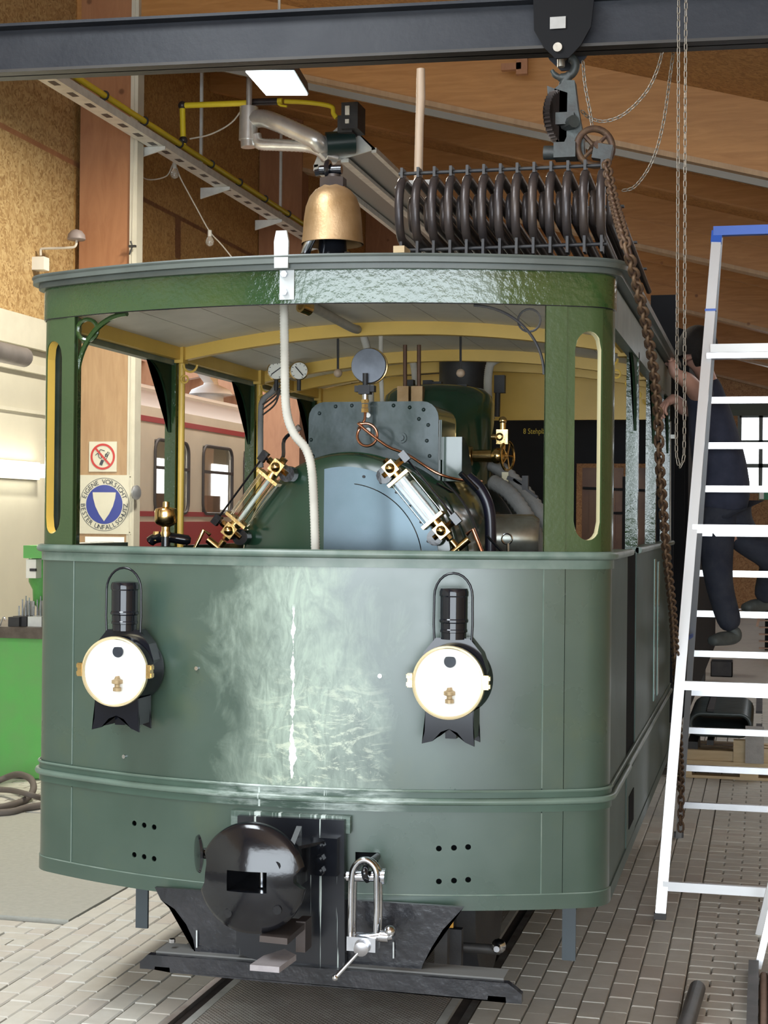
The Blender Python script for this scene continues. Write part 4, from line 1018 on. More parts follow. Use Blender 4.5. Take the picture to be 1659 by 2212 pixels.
b = newbm(); prism(b, gp[::-1], (0, YG, 0), (1,0,0), (0,0,1), .035); gb = part('guard_board', b, 'frameblack', False)
b = newbm(); bb(b, xs0+.05, xs1-.07, YG, YG+.12, zhi_, zhi_+.006); part('guard_ledge', b, M('dusty_ledge', (.12,.12,.115), .6), False, gb)
for px, py in ((372, 2028), (945, 1965)):
    b = newbm(); cyl(b, at(px, py+8, YG+.05), at(px, py, YG+.05), .012, 6); part('ledge_bolt', b, 'steel', True, gb)
# buffer: dished disc with window, neck, bracket and bolts
YBf = -.70; pc = at(531, 1906, YBf); zbf = pc.z; rb_ = .195
def disc_r(a):
    r = rb_
    # small notches on both flanks
    for c, wd_, dp in ((.06, .16, .030), (PI-.1, .35, .026)):
        da = (a-c+PI) % (2*PI)-PI
        if abs(da) < wd_: r -= dp*(1-(abs(da)/wd_)**4)
    return r
b = newbm(); NA = 96; rings = []
hx, hz_ = .072, .036
def rectr(a):
    return min(hx/max(abs(math.cos(a)), 1e-6), hz_/max(abs(math.sin(a)), 1e-6))
for side in (0, 1):
    for k in range(9):
        ring = []
        for i in range(NA):
            a = 2*PI*i/NA; r0 = rectr(a); r1 = disc_r(a)-(.006 if side == 0 and k == 8 else 0)
            r = r0+(r1-r0)*(k/8); y = .055*(r/rb_)**2+(.018 if side else 0)
            ring.append(b.verts.new((pc.x+r*math.cos(a), YBf+y, zbf+r*math.sin(a))))
        rings.append(ring)
def bridge(A, B):
    for i in range(NA): b.faces.new((A[i], A[(i+1)%NA], B[(i+1)%NA], B[i]))
for k in range(8): bridge(rings[k], rings[k+1]); bridge(rings[9+k+1], rings[9+k])
bridge(rings[8], rings[17]); bridge(rings[9], rings[0])
bd = part('buffer_head', b, 'black')
for px, py in ((498, 1858), (598, 1870), (493, 1972), (600, 1965)):
    p = at(px, py, YBf+.03); part('buffer_rivet', cyl(newbm(), p, p+V((0,-.008,0)), .016, 10), 'black', True, bd)
b = newbm(); bb(b, pc.x-.10, pc.x+.10, YBf+.03, -.30, zbf-.07, zbf-.045); bb(b, pc.x-.10, pc.x+.10, YBf+.03, -.30, zbf+.045, zbf+.07); bb(b, pc.x-.11, pc.x-.085, YBf+.03, -.3, zbf-.07, zbf+.07); bb(b, pc.x+.085, pc.x+.11, YBf+.03, -.3, zbf-.07, zbf+.07); part('buffer_box', b, 'frameblack')
b = newbm(); cyl(b, (pc.x+.02, YBf+.12, zbf-.04), (pc.x+.02, YBf+.12, zbf+.045), .014, 8); part('draw_pin', b, 'steel')
# side bracket with three bolts
bp = [q(640, 1842, -.42), q(690, 1805, -.42), q(728, 1807, -.42), q(730, 1885, -.42), q(640, 1893, -.42)]
b = newbm(); prism(b, [(0, 0), (.20, .035), (.20, .17), (0, .06)], (at(660,1880,-.3).x, YBf+.08, at(660,1892,-.45).z), (0,1,0), (0,0,1), .02); e0, e1 = at(672, 1808, -.34), at(728, 1893, -.34); bb(b, e0.x, e1.x, -.345, -.30, e1.z, e0.z)
prism(b, [(0, 0), (.19, .02), (.19, .16), (0, .05)], (at(612,1820,-.4).x, -.5, e0.z-.01), (0,1,0), (1,0,0), .012); sb = part('side_bracket', b, 'black', False)
for py in (1826, 1855, 1881):
    p = at(692, py, -.345); b = newbm(); cyl(b, p, p+V((0,-.018,0)), .017, 6); cyl(b, p, p+V((0,-.03,0)), .009, 8); part('bracket_bolt', b, 'black', True, sb)
# round buffer handle on the left
b = newbm(); p = at(432, 1845, -.42); lathe(b, [(.01, 0), (.065, .004), (.07, .012), (.05, .02), (.02, .025), (.02, .12)], p+V((-.015,0,0)), V((.85,.5,0)), 20); part('spring_cap', b, 'black')
# lower coupling jaw
b = newbm(); p = at(600, 2026, -.62); rr_ = Euler((0,.03,0)).to_matrix(); bx(b, (p.x, p.y+.08, p.z+.005), (.10, .26, .022), rr_); bx(b, (p.x+.035, p.y+.2, p.z-.035), (.035, .08, .11)); part('coupling_jaw', b, M('jaw_brown', (.08,.065,.06), .35, .5))
b = newbm(); p = at(592, 2085, -.62); prism(b, [(-.055, -.10), (.05, -.10), (.062, .06), (.0, .12), (-.045, .02)], (p.x, p.y, p.z+.005), (1,0,0), (0,1,0), .02); part('coupling_tongue', b, M('tongue_grey', (.36,.33,.34), .5, .4, .2, 20))
# screw coupling with two shackles
YS = -.42
def S(px, py, Y=YS): return at(px, py, Y)
for dy, dx in ((0, 0), (.05, 6)):
    pts = [S(757+dx, 2020, YS+dy), S(758+dx, 1950, YS+dy), S(760+dx, 1893, YS+dy), S(766+dx, 1872, YS+dy), S(778+dx, 1860, YS+dy), S(790+dx, 1858, YS+dy), S(803+dx, 1866, YS+dy), S(812+dx, 1882, YS+dy), S(814+dx, 1910, YS+dy), S(814+dx, 1960, YS+dy), S(812+dx, 2020, YS+dy)]
    b = newbm(); tube(b, smoothpath(pts, 5), .0115, 10); part('coupling_shackle', b, 'steel')
b = newbm(); tube(b, [S(750, 1893, YS+.02), S(830, 1893, YS+.02)], .019, 12); ball(b, S(752, 1893, YS+.02), .017, 8, 6); lathe(b, [(.028, 0), (.028, .012)], S(826, 1893, YS+.02), (1,0,0), 12); part('shackle_pin', b, 'steel')
b = newbm(); tube(b, smoothpath([S(815, 1850, -.24), S(800, 1862, -.34), S(790, 1876, YS+.0), S(788, 1890, YS-.02), S(793, 1900, YS+.02)], 4), .013, 8); part('draw_hook', b, 'black')
b = newbm(); p = S(785, 2035); bx(b, p, (.105, .07, .05)); part('screw_block', b, 'steel')
b = newbm(); tube(b, [S(752, 2030), S(848, 2020)], .017, 12); ball(b, S(842, 2012), .022, 8, 6); lathe(b, [(.022, 0), (.022, .03)], S(822, 2022), (1,0,0), 10); part('screw_trunnion', b, 'steel')
b = newbm(); lathe(b, [(.025, 0), (.028, .02), (.026, .05), (.012, .055)], S(784, 2040, YS-.01), (.1,-1,-.1), 14); part('screw_head', b, M('dull_steel', (.42,.41,.42), .35, .8, .2, 14))
b = newbm(); tube(b, [S(781, 2050, YS-.05), S(724, 2112, YS-.09)], [.0065, .0085], 8); ball(b, S(724, 2112, YS-.09), .012, 10, 8); part('screw_lever', b, 'steel')
for px, y0, y1 in ((425, 2010, 2047), (850, 2035, 2070)):
    b = newbm(); tube(b, [at(px, y0, YP-.0), at(px, y1, YP-.0)], .003, 6); part('chalk_rod', b, 'whitepaint')
#@@LANTERN
# ================================================================== LANTERNS
def lantern(loc, label):
    t = thing('signal_lantern', label, 'lantern', loc, 'pair of lanterns on the locomotive front')
    def lp(name, bm, mat, smooth=True, par=None): return obj(name, bm, T[mat] if isinstance(mat, str) else mat, par or t, smooth, par is None)
    r = .126
    b = newbm(); lathe(b, [(r-.006, .02), (r, .03), (r+.004, .14), (r+.008, .15), (r+.008, .165), (r-.03, .185), (.001, .186)], (0,0,0), (0,1,0), 48, False); lp('drum', b, 'lampblack')
    b = newbm(); lathe(b, [(r-.006, .004), (r-.002, -.004), (r+.004, -.002), (r+.006, .012), (r+.002, .024), (r-.006, .03)], (0,0,0), (0,1,0), 48, False)
    bz = lp('bezel', b, M('pale_brass', (.85,.72,.45), .3, .7))
    b = newbm(); lathe(b, [(.001, .070), (.03, .066), (.06, .054), (.09, .034), (r-.005, .008)], (0,0,0), (0,1,0), 40, False); lp('reflector', b, 'white', 2)
    b = newbm(); lathe(b, [(r-.010, .003), (r-.05, -.004), (.03, -.009), (.001, -.01), (.001, -.007), (.03, -.006), (r-.05, -.001), (r-.010, .006)], (0,0,0), (0,1,0), 40, False); lp('lens', b, 'lens', 2)
    b = newbm(); lathe(b, [(.022, -.002), (.020, .002), (.003, .003)], (0,.036,.072), (0,1,0), 16); lp('vent_hole', b, M('vent_shadow', (.03,.035,.045), .5, spec=.2))
    b = newbm(); lathe(b, [(.016, -.075), (.016, -.062), (.010, -.06), (.010, -.05), (.021, -.046), (.021, -.034), (.012, -.03), (.008, -.018)], (0,.0045,0), (0,0,1), 16)
    for v_ in b.verts: v_.co.y += .026
    lp('burner', b, M('dim_brass', (.34,.25,.14), .45, .3, spec=.2))
    for sg in (-1, 1):
        b = newbm(); bx(b, (sg*(r+.011), .01, .005), (.018, .03, .05))
        for k in (-1, 1): bx(b, (sg*(r+.018), .01, .005+k*.014), (.014, .022, .014))
        lp('hinge', b, 'brass', True, bz)
    # shoulders
    pts = [(-.062, .152), (.062, .152), (.105, .10), (.125, .04), (.125, -.0), (-.125, -.0), (-.125, .04), (-.105, .10)]
    b = newbm(); prism(b, pts[::-1], (0,.078,0), (1,0,0), (0,0,1), -.075); lp('shoulder', b, 'lampblack', False)
    b = newbm(); lathe(b, [(.046, .148), (.046, .172), (.050, .174), (.050, .182), (.048, .185), (.048, .206), (.053, .210), (.053, .218), (.050, .222), (.050, .30), (.053, .305), (.053, .318), (.049, .330), (.035, .333), (.001, .333)], (0,.095,0), (0,0,1), 32); lp('chimney', b, 'lampblack', 3)
    b = newbm(); hp = [(-.068, .14), (-.071, .2), (-.070, .28)]+[(-.07*math.cos(a), .30+.085*math.sin(a)) for a in [PI*i/12 for i in range(13)]]+[(.070, .28), (.071, .2), (.068, .14)]
    tube(b, [(x, .085, z) for x, z in hp], .0045, 8); lp('carrying_handle', b, 'lampblack')
    for sg in (-1, 1): lp('handle_stay', tube(newbm(), [(sg*.07, .09, .14), (sg*.10, .12, .08), (sg*.12, .13, .03)], .005, 6), 'lampblack')
    ft = [(-.085, -.10), (-.088, -.18), (-.098, -.222), (-.06, -.212), (-.03, -.178), (0, -.166), (.03, -.178), (.06, -.212), (.092, -.225), (.088, -.18), (.085, -.10)]
    b = newbm(); prism(b, ft, (0,.035,0), (1,0,0), (0,0,1), .01); prism(b, ft, (0,.15,0), (1,0,0), (0,0,1), .01)
    bb(b, -.088, -.08, .03, .15, -.19, -.10); bb(b, .08, .088, .03, .15, -.2, -.10); bb(b, -.02, .02, .06, .16, -.205, -.11); lp('foot_bracket', b, 'lampblack', False)
    return t
lantern((-.635, -.385, 1.418), 'black lantern with white face, left one of the pair on the locomotive front')
lantern((.632, -.385, 1.420), 'black lantern with white face, right one, nearest the ladder')
# ================================================================== CRANE BEAM, TROLLEY, HOIST
def atzp(px, py, z): return atz(px, py, z)
ZCB = 4.17
pL, pR = atz(-60, 159, ZCB), atz(1760, 78, ZCB)
dirb = (pR-pL); Lb = dirb.length; dirb.normalize(); ang = math.atan2(dirb.y, dirb.x)
cb_ = thing('crane_beam', 'dark grey steel I-beam spanning the hall below the roof', 'beam', ((pL.x+pR.x)/2, (pL.y+pR.y)/2, ZCB))
rotb = Euler((0,0,ang)).to_matrix(); mid = (pL+pR)/2+V((0,.075,0)); LL = Lb+3.0
b = newbm(); bx(b, mid+V((0,0,.12)), (LL, .012, .24), rotb); obj('web', b, T['beam'], cb_)
for z in (.007, .233): b = newbm(); bx(b, mid+V((0,0,z)), (LL, .15, .014), rotb); obj('flange', b, T['beamflange'] if z < .1 else T['beam'], cb_)
pt_ = at(1212, 98, mid.y-.1)
tr = thing('beam_trolley', 'black push trolley with name plate hanging on the crane beam', 'trolley', (pt_.x, mid.y, ZCB))
yb_ = mid.y+dirb.y/dirb.x*(pt_.x-mid.x)
tp = [(-.135, .20), (-.13, .06), (-.085, -.02), (-.03, -.075), (.03, -.075), (.085, -.02), (.13, .06), (.145, .20), (.10, .235), (-.09, .235)]
for sy in (-1, 1):
    b = newbm(); prism(b, tp, (pt_.x, yb_+sy*.10, ZCB+.015), (1,0,0), (0,0,1), .012); obj('side_plate', b, T['beam'] if sy > 0 else M('trolley_black', (.008,.008,.009), .6, 0, spec=.12), tr)
b = newbm(); p = at(1205, 49, yb_-.12); bx(b, p, (.072, .004, .054)); obj('name_plate', b, T['concrete'], tr)
b = newbm(); p = at(1205, 103, yb_-.115); cyl(b, p+V((0,.03,0)), p+V((0,-.012,0)), .021, 16); obj('axle_end', b, T['zinc'], tr, True)
b = newbm(); p = at(1212, 140, yb_); cyl(b, (p.x, yb_-.11, p.z+.06), (p.x, yb_+.11, p.z+.06), .02, 12); tube(b, [(p.x, yb_, p.z+.06), (p.x, yb_, p.z-.01)], .018, 8); obj('load_pin', b, T['zinc'], tr, True)
# chain hoist
ho = thing('chain_hoist', 'old grey-green hand chain hoist with toothed wheel above the tube bundle', 'hoist', at(1225, 250, yb_))
def hp(px, py, dy=0): return at(px, py, yb_+dy)
b = newbm(); tube(b, smoothpath([hp(1192, 152), hp(1200, 163), hp(1215, 168), hp(1235, 160), hp(1243, 142), hp(1238, 128), hp(1230, 125)], 4)[:], [.010]*3+[.014]*4+[.021]*18, 8)
tube(b, [hp(1232, 160), hp(1218, 178), hp(1212, 200)], [.022, .022, .02], 8); obj('top_hook', b, T['hoist'], ho, True)
b = newbm(); q_ = [hp(1184, 190), hp(1200, 196), hp(1224, 178), hp(1243, 178), hp(1250, 235), hp(1262, 300), hp(1264, 345), hp(1205, 345), hp(1200, 325), hp(1226, 300), hp(1228, 205), hp(1205, 202), hp(1186, 215)]
x0, z0 = q_[0].x, q_[0].z
prism(b, [(p.x, p.z) for p in q_][::-1], (0, yb_-.04, 0), (1,0,0), (0,0,1), -.08); obj('frame', b, T['hoist'], ho)
b = newbm(); c = hp(1200, 255); u_, v_ = V((.35,.94,0)).normalized(), V((0,0,1)); nn = 40; pts = []
for k in range(nn*2):
    a = 2*PI*k/(nn*2); r = .125 if (k//1) % 2 else .108; pts.append((r*math.cos(a), r*math.sin(a)))
prism(b, pts, c-u_.cross(v_)*.0, u_, v_, .035); obj('gear_wheel', b, T['rustmetal'], ho)
b = newbm(); bx(b, hp(1222, 260, -.03), (.085, .09, .055)); cyl(b, hp(1215, 275), hp(1240, 262, -.08), .03, 10); obj('bearing_block', b, T['hoist'], ho)
b = newbm(); bx(b, hp(1222, 328, -.04), (.10, .10, .07)); cyl(b, hp(1175, 330, -.05), hp(1225, 330, -.05), .033, 12); obj('gear_case', b, T['hoist'], ho, True)
b = newbm(); c = hp(1285, 318, -.02); u_ = V((.9,.43,0)).normalized(); tube(b, ringpts(c, u_, (0,0,1), .085, 28), .016, 8, True)
for k in range(4): a = PI/4+PI/2*k; tube(b, [c, c+u_*.08*math.cos(a)+V((0,0,.08*math.sin(a)))], .010, 6)
cyl(b, c+V((.02,-.05,0)), c+V((-.02,.05,0)), .02, 10); obj('chain_wheel', b, T['rust'], ho, True)
b = newbm(); bx(b, hp(1302, 330, -.04), (.085, .06, .07), Euler((0,.2,0)).to_matrix()); obj('chain_guide', b, T['hoist'], ho)
b = newbm()
for dx in (-2, 5): tube(b, smoothpath([hp(1215+dx, 283), hp(1212+dx, 292), hp(1217+dx, 303)], 3), .007, 6)
obj('load_chain_end', b, T['bronze'], ho, True)
# chains
def linkmesh(l, wdt, r):
    b = newbm(); h = l/2-wdt/2+r*.2; pts = [(wdt/2*math.cos(a), 0, h+wdt/2*math.sin(a)) for a in [PI*i/4 for i in range(5)]]+[(wdt/2*math.cos(a), 0, -h+wdt/2*math.sin(a)) for a in [PI+PI*i/4 for i in range(5)]]
    tube(b, pts, r, 5, True); me = bpy.data.meshes.new('link'); bmesh.ops.recalc_face_normals(b, faces=b.faces[:]); b.to_mesh(me); b.free()
    for p in me.polygons: p.use_smooth = True
    return me
def chain(name, label, pts, l, wdt, r, mat, group=None, twist=0):
    path = smoothpath(pts, 12); t = thing(name, label, 'chain', path[-1], group)
    me = linkmesh(l, wdt, r); me.materials.append(mat); step = l-2.3*r
    ds = [0]
    for a, c in zip(path, path[1:]): ds.append(ds[-1]+(c-a).length)
    n = int(ds[-1]/step); j = 0; u = None
    for i in range(n):
        s = (i+.5)*step
        while j < len(ds)-2 and ds[j+1] < s: j += 1
        k = (s-ds[j])/max(ds[j+1]-ds[j], 1e-9); p = path[j].lerp(path[j+1], k); d = (path[j+1]-path[j]).normalized()
        if u is None: u, _ = frame(d)
        u = (u-d*u.dot(d)).normalized(); v = d.cross(u)
        a = (PI/2 if i % 2 else 0)+twist+.6
        x = u*math.cos(a)+v*math.sin(a); y = d.cross(x)
        m = Matrix((x, y, d)).transposed().to_4x4(); m.translation = p-V(t.location)
        o = bpy.data.objects.new('link', me); COL.objects.link(o); o.parent = t; o.matrix_basis = m
    return t
Yc = mid.y-.25
chain('hand_chain', 'long pale hand chain hanging in a loop beside the ladder', [at(1466, -30, .95), at(1465, 300, .95), at(1463, 640, .95), at(1461, 950, .95), at(1464, 995, .95), at(1469, 1006, .95), at(1474, 995, .95), at(1478, 950, .95), at(1479, 640, .95), at(1480, 300, .95), at(1482, -30, .95)], .034, .0125, .0021, T['zinc'])
chain('hoist_chain', 'thin hoist chain sagging in a wide curve below the beam', [hp(1434, 95, .1), hp(1420, 150, .1), hp(1395, 200, .1), hp(1350, 245, .1), hp(1305, 262, .1), hp(1270, 252, .1), hp(1252, 232, .05)], .030, .015, .0026, T['zinc'], None)
chain('hoist_chain', 'thin hoist chain dropping from the trolley to the chain wheel', [hp(1259, 132), hp(1264, 185), hp(1275, 245), hp(1281, 290, -.02)], .030, .015, .0026, T['zinc'])
chain('hoist_chain', 'thin loose chain hanging slack against the brown rafters', [hp(1457, 95, .3), hp(1448, 160, .3), hp(1432, 270, .3), hp(1408, 350, .3), hp(1372, 402, .3), hp(1340, 412, .3)], .030, .015, .0026, T['zinc'])
# rusty sling chain down the right side
pa = [atx(1309, 350, 1.06), atx(1325, 430, 1.12), atx(1350, 520, 1.22), atx(1372, 600, 1.25), atx(1395, 700, 1.27), atx(1412, 800, 1.28), atx(1421, 900, 1.28), atx(1425, 1000, 1.28), atx(1431, 1080, 1.28), atx(1440, 1200, 1.28), atx(1452, 1310, 1.28), atx(1458, 1400, 1.27), atx(1463, 1500, 1.26), atx(1467, 1600, 1.25), atx(1471, 1700, 1.24), atx(1470, 1800, 1.24)]
chain('lifting_chain', 'heavy rusty lifting chain hanging down the right side of the locomotive', pa, .056, .033, .007, T['rust'])
b = newbm(); tube(b, smoothpath([atx(1461, 1645, 1.23), atx(1457, 1675, 1.23), atx(1463, 1692, 1.23), atx(1474, 1684, 1.23)], 4), .014, 8)
lh = obj('chain_hook', b, T['rust'], None, True); tag(lh, 'rusty hook at the lower end of the heavy chain', 'hook')
# ================================================================== TUBE BUNDLE
YU = 1.0
bn = thing('tube_bundle', 'bundle of dark bent superheater tubes hanging above the cab roof', 'tube bundle', at(1075, 440, YU))
zt0, zb0 = at(1075, 372, YU).z, at(1075, 505, YU).z
LBn = 2.5; drop = .045
xl_, xr_ = at(861, 440, YU).x, at(1297, 440, YU).x
for i in range(13):
    x = xl_+(xr_-xl_)*i/12; zc_ = (zt0+zb0)/2; r = (zt0-zb0)/2
    def pth(rr, dx, y0):
        pts = [V((x+dx, YU+LBn, zc_+rr-drop*LBn))]
        for k in range(13):
            a = PI/2+PI*k/12; pts.append(V((x+dx, YU+y0+rr*.62*math.cos(a)*1.0, zc_+rr*math.sin(a)-drop*y0)))
        pts.append(V((x+dx, YU+LBn, zc_-rr-drop*LBn))); return pts
    b = newbm(); tube(b, pth(r, 0, .09), .0205, 10); tu = obj('bent_tube', b, T['rustmetal'], bn, True)
    b = newbm(); tube(b, pth(r*.5, .03, .16), .0165, 8); obj('inner_tube', b, T['rustmetal'], tu, True)
    for zz, hgt in ((zt0+.028, .045), (zb0-.045, .075)):
        b = newbm(); bb(b, x-.006, x+.006, YU+.05, YU+.12, zz-hgt/2, zz+hgt/2); obj('tube_clip', b, T['dullblack'], tu)
for zz in (zt0+.03, zb0-.045):
    b = newbm(); tube(b, [(xl_-.02, YU+.085, zz), (xr_+.02, YU+.085, zz)], .0085, 8); obj('tie_rod', b, T['dullblack'], bn, True)
for k in (.8, 1.6, 2.3):
    b = newbm(); 
    for z in (zt0+.027-drop*k, zb0-.027-drop*k): bb(b, xl_-.03, xr_+.03, YU+k, YU+k+.035, z-.005, z+.005)
    obj('spacer_bar', b, T['dullblack'], bn)
b = newbm(); bx(b, at(868, 543, .95), (.05, .12, .03)); o = obj('packing_board', b, T['pallet']); tag(o, 'short pale board under the left end of the tube bundle', 'board')
p = at(1377, 692, 2.4)
# hammer standing on the bundle
hm = thing('sledgehammer', 'hammer standing on its head on the tube bundle, wooden handle upright', 'hammer', at(905, 345, 1.3))
zh = zt0+.02+.0175-drop*.3
b = newbm(); bx(b, (at(905,345,1.3).x, 1.3, zh), (.13, .05, .035)); prism(b, [(-.065, -.017), (-.11, -.017), (-.10, .0), (-.065, .017)], (at(905,345,1.3).x, 1.275, zh), (1,0,0), (0,0,1), -.05); obj('hammer_head', b, T['concrete'], hm)
b = newbm(); tube(b, [V((at(904,338,1.3).x, 1.3, zh+.015)), at(906, 270, 1.3), at(909, 210, 1.3), at(909, 149, 1.3)], [.021, .020, .022, .020], 12); obj('handle', b, T['woodpale'], hm, True)
#@@LADDER
# ================================================================== LADDER
def beamb(bm, A, B, w_, h_, xdir=(1,0,0)):
    A = V(A); B = V(B); d = (B-A).normalized(); x = V(xdir); x = (x-d*x.dot(d)).normalized(); y = d.cross(x)
    return bx(bm, (A+B)/2, (w_, h_, (B-A).length), Matrix((x, y, d)).transposed())
def onrail(A, B, py):
    lo, hi = 0., 1.
    for _ in range(40):
        m_ = (lo+hi)/2
        if proj(A.lerp(B, m_))[1] > py: lo = m_
        else: hi = m_
    return A.lerp(B, lo)
lt = at(1549, 500, 3.0); lf = atz(1426, 1985, 0); lr = atz(1466, 1808, 0); MX = 1.86
def mir(p): return V((2*MX-p.x, p.y, p.z))
lad = thing('step_ladder', 'tall aluminium folding ladder with blue top bar beside the locomotive', 'ladder', (MX, 3, 0))
b = newbm(); beamb(b, lf, lt, .052, .026); A1 = obj('front_rail', b, T['aluwhite'], lad)
b = newbm(); beamb(b, mir(lf), mir(lt), .052, .026); obj('front_rail', b, T['aluwhite'], lad)
lt2 = lt+V((.012,.06,-.02))
b = newbm(); beamb(b, lr, lt2, .036, .06); obj('rear_rail', b, T['alugrey'], lad)
b = newbm(); beamb(b, mir(lr), mir(lt2), .036, .06); obj('rear_rail', b, T['alugrey'], lad)
for py in (1142, 1480, 1913):
    p = onrail(lf, lt, py); b = newbm(); beamb(b, p, mir(p), .046, .028, (0,0,1)); obj('cross_bar', b, T['aluwhite'], lad)
for py in (865, 963, 1056, 1151, 1238, 1325, 1411, 1495, 1577, 1658, 1738):
    p = onrail(lr, lt2, py); b = newbm(); beamb(b, p, mir(p), .038, .03, (0,0,1)); obj('rung', b, T['alu'], lad)
p = onrail(lf, lt, 770); b = newbm(); beamb(b, p, mir(p), .03, .09, (0,0,1)); obj('platform', b, T['alu'], lad)
b = newbm(); beamb(b, p+V((.02,-.03,.04)), mir(p)+V((-.02,-.03,.04)), .045, .02, (0,0,1)); obj('platform_edge', b, T['white'], lad)
b = newbm(); beamb(b, lt+V((-.02,0,-.0)), mir(lt)+V((.02,0,0)), .05, .05, (0,0,1)); q0 = onrail(lf, lt, 525); beamb(b, q0, lt, .058, .034); q0 = mir(q0); beamb(b, q0, mir(lt), .058, .034); obj('top_bar', b, T['blue'], lad)
p = onrail(lf, lt, 670); b = newbm(); bx(b, p, (.06, .04, .012)); obj('blue_collar', b, T['blue'], lad)
p = onrail(lf, lt, 1385); p2 = onrail(lr, lt2, 1372); b = newbm(); beamb(b, p, p2, .02, .012, (0,0,1)); obj('spreader_strap', b, T['blue'], lad)
for f_ in (lf, mir(lf), lr, mir(lr)): b = newbm(); bx(b, f_+V((0,0,.015)), (.06, .04, .03)); obj('rubber_foot', b, T['rubber'], lad)
# second stand whose white leg reaches into the frame at the lower right
st = thing('trestle', 'white trestle leg entering at the lower right edge of the floor', 'trestle', (2.0, 1.3, 0))
f1 = atz(1637, 2092, 0); tp_ = f1+V((.22, .10, 1.0)); b = newbm(); beamb(b, f1, tp_, .03, .025); obj('leg', b, T['aluwhite'], st)
f2 = f1+V((.75, .0, 0)); b = newbm(); beamb(b, f2, f2+V((-.22,.1,1.0)), .03, .025); obj('leg', b, T['aluwhite'], st)
f3 = f1+V((.0, .6, 0)); b = newbm(); beamb(b, f3, f3+V((.22,-.1,1.0)), .03, .025); obj('leg', b, T['aluwhite'], st)
f4 = f1+V((.75, .6, 0)); b = newbm(); beamb(b, f4, f4+V((-.22,-.1,1.0)), .03, .025); obj('leg', b, T['aluwhite'], st)
b = newbm(); bb(b, f1.x+.16, f1.x+.6, f1.y+.06, f1.y+.54, .99, 1.02); obj('top', b, T['aluwhite'], st)
# ================================================================== PERSON
def skin(name, vr, edges, mat, parent, root=0, sub=2, extra=None):
    me = bpy.data.meshes.new(name); me.from_pydata([tuple(p) for p, r in vr], edges, []); me.update()
    o = bpy.data.objects.new('tmp', me); COL.objects.link(o)
    o.modifiers.new('s', 'SKIN'); md = o.modifiers.new('d', 'SUBSURF'); md.levels = sub; md.render_levels = sub
    for i, (p, r) in enumerate(vr):
        sv_ = me.skin_vertices[0].data[i]; sv_.radius = r if isinstance(r, tuple) else (r, r); sv_.use_root = (i == root)
    dg = bpy.context.evaluated_depsgraph_get(); nm = bpy.data.meshes.new_from_object(o.evaluated_get(dg)); bpy.data.objects.remove(o)
    nm.materials.clear(); nm.materials.append(mat); nm.name = name
    for p in nm.polygons: p.use_smooth = True
    return obj(name, nm, None, parent)
J = {k: at(*v) for k, v in dict(pelvis=(1560,1112,3.75), spine=(1562,1020,3.75), chest=(1556,920,3.72), neck=(1530,828,3.70), neck2=(1520,797,3.68), headlo=(1511,780,3.66), head=(1503,757,3.66), headtop=(1503,738,3.67),
    shA=(1520,868,3.60), elA=(1486,822,3.32), wrA=(1456,806,3.26), haA=(1448,792,3.26), shB=(1510,880,3.86), elB=(1476,884,3.72), wrB=(1457,858,3.60), haB=(1448,850,3.58),
    hipA=(1545,1150,3.72), knA=(1552,1262,3.66), anA=(1582,1362,3.72), toA=(1530,1388,3.58), hipB=(1592,1150,3.82), knB=(1672,1210,3.90), anB=(1650,1292,4.15), toB=(1618,1312,4.05)).items()}
per = thing('person', 'man in dark navy work clothes on the ladder, leaning towards the locomotive, seen from behind', 'person', J['anA']-V((0,0,.05)))
def hand(vr, ed, wi, w_, dirx, down):
    # palm plus five fingers
    d = V(dirx).normalized(); dn = V(down).normalized(); sd = d.cross(dn).normalized()
    palm = len(vr); vr.append((w_+d*.045, .028)); ed.append((wi, palm))
    for k in range(4):
        base = w_+d*.085+sd*(.022*(k-1.5)); L1 = (.034, .040, .037, .028)[k]
        i0 = len(vr); vr.append((base, .0105)); ed.append((palm, i0))
        vr.append((base+d*L1*.8+dn*.012, .0095)); ed.append((i0, i0+1)); vr.append((base+d*L1*1.05+dn*(.012+L1*.8), .0085)); ed.append((i0+1, i0+2))
        vr.append((base+d*L1*.7+dn*(.02+L1*1.4), .0075)); ed.append((i0+2, i0+3))
    i0 = len(vr); vr.append((w_+d*.035-sd*.035+dn*.012, .012)); ed.append((palm, i0)); vr.append((w_+d*.06-sd*.048+dn*.035, .0105)); ed.append((i0, i0+1)); vr.append((w_+d*.078-sd*.04+dn*.058, .009)); ed.append((i0+1, i0+2))
vr = [(J['pelvis'], .10), (J['spine'], .10), (J['chest'], .12), (J['neck'], .062), (J['neck2'], .055), (J['headlo'], (.072, .08)), (J['head'], (.085, .095)), (J['headtop'], .072),
      (J['shA'], .06), (J['elA'], .052), (J['wrA'], .032), (J['shB'], .06), (J['elB'], .048), (J['wrB'], .032),
      (J['hipA'], .085), (J['knA'], .06), (J['anA'], .035), (J['hipB'], .085), (J['knB'], .06), (J['anB'], .035)]
ed = [(0,1),(1,2),(2,3),(3,4),(4,5),(5,6),(6,7),(2,8),(8,9),(9,10),(2,11),(11,12),(12,13),(0,14),(14,15),(15,16),(0,17),(17,18),(18,19)]
fdir = V((-.85, .5, 0)).normalized()
nv = len(vr); vr.append((J['headlo']+fdir*.10+V((0,0,.02)), .016)); ed.append((5, nv))
for sgn in (-1, 1):
    nv = len(vr); vr.append((J['head']+V((.5*sgn, .85*sgn, 0)).normalized()*.095+V((0,0,-.02)), .014)); ed.append((6, nv))
hand(vr, ed, 10, J['wrA'], V((-.2,.15,.95)), (-.9,.3,-.1)); hand(vr, ed, 13, J['wrB'], J['haB']-J['wrB']+V((0,0,-.04)), (.2,.1,-1))
skin('body', vr, ed, T['skin'], per)
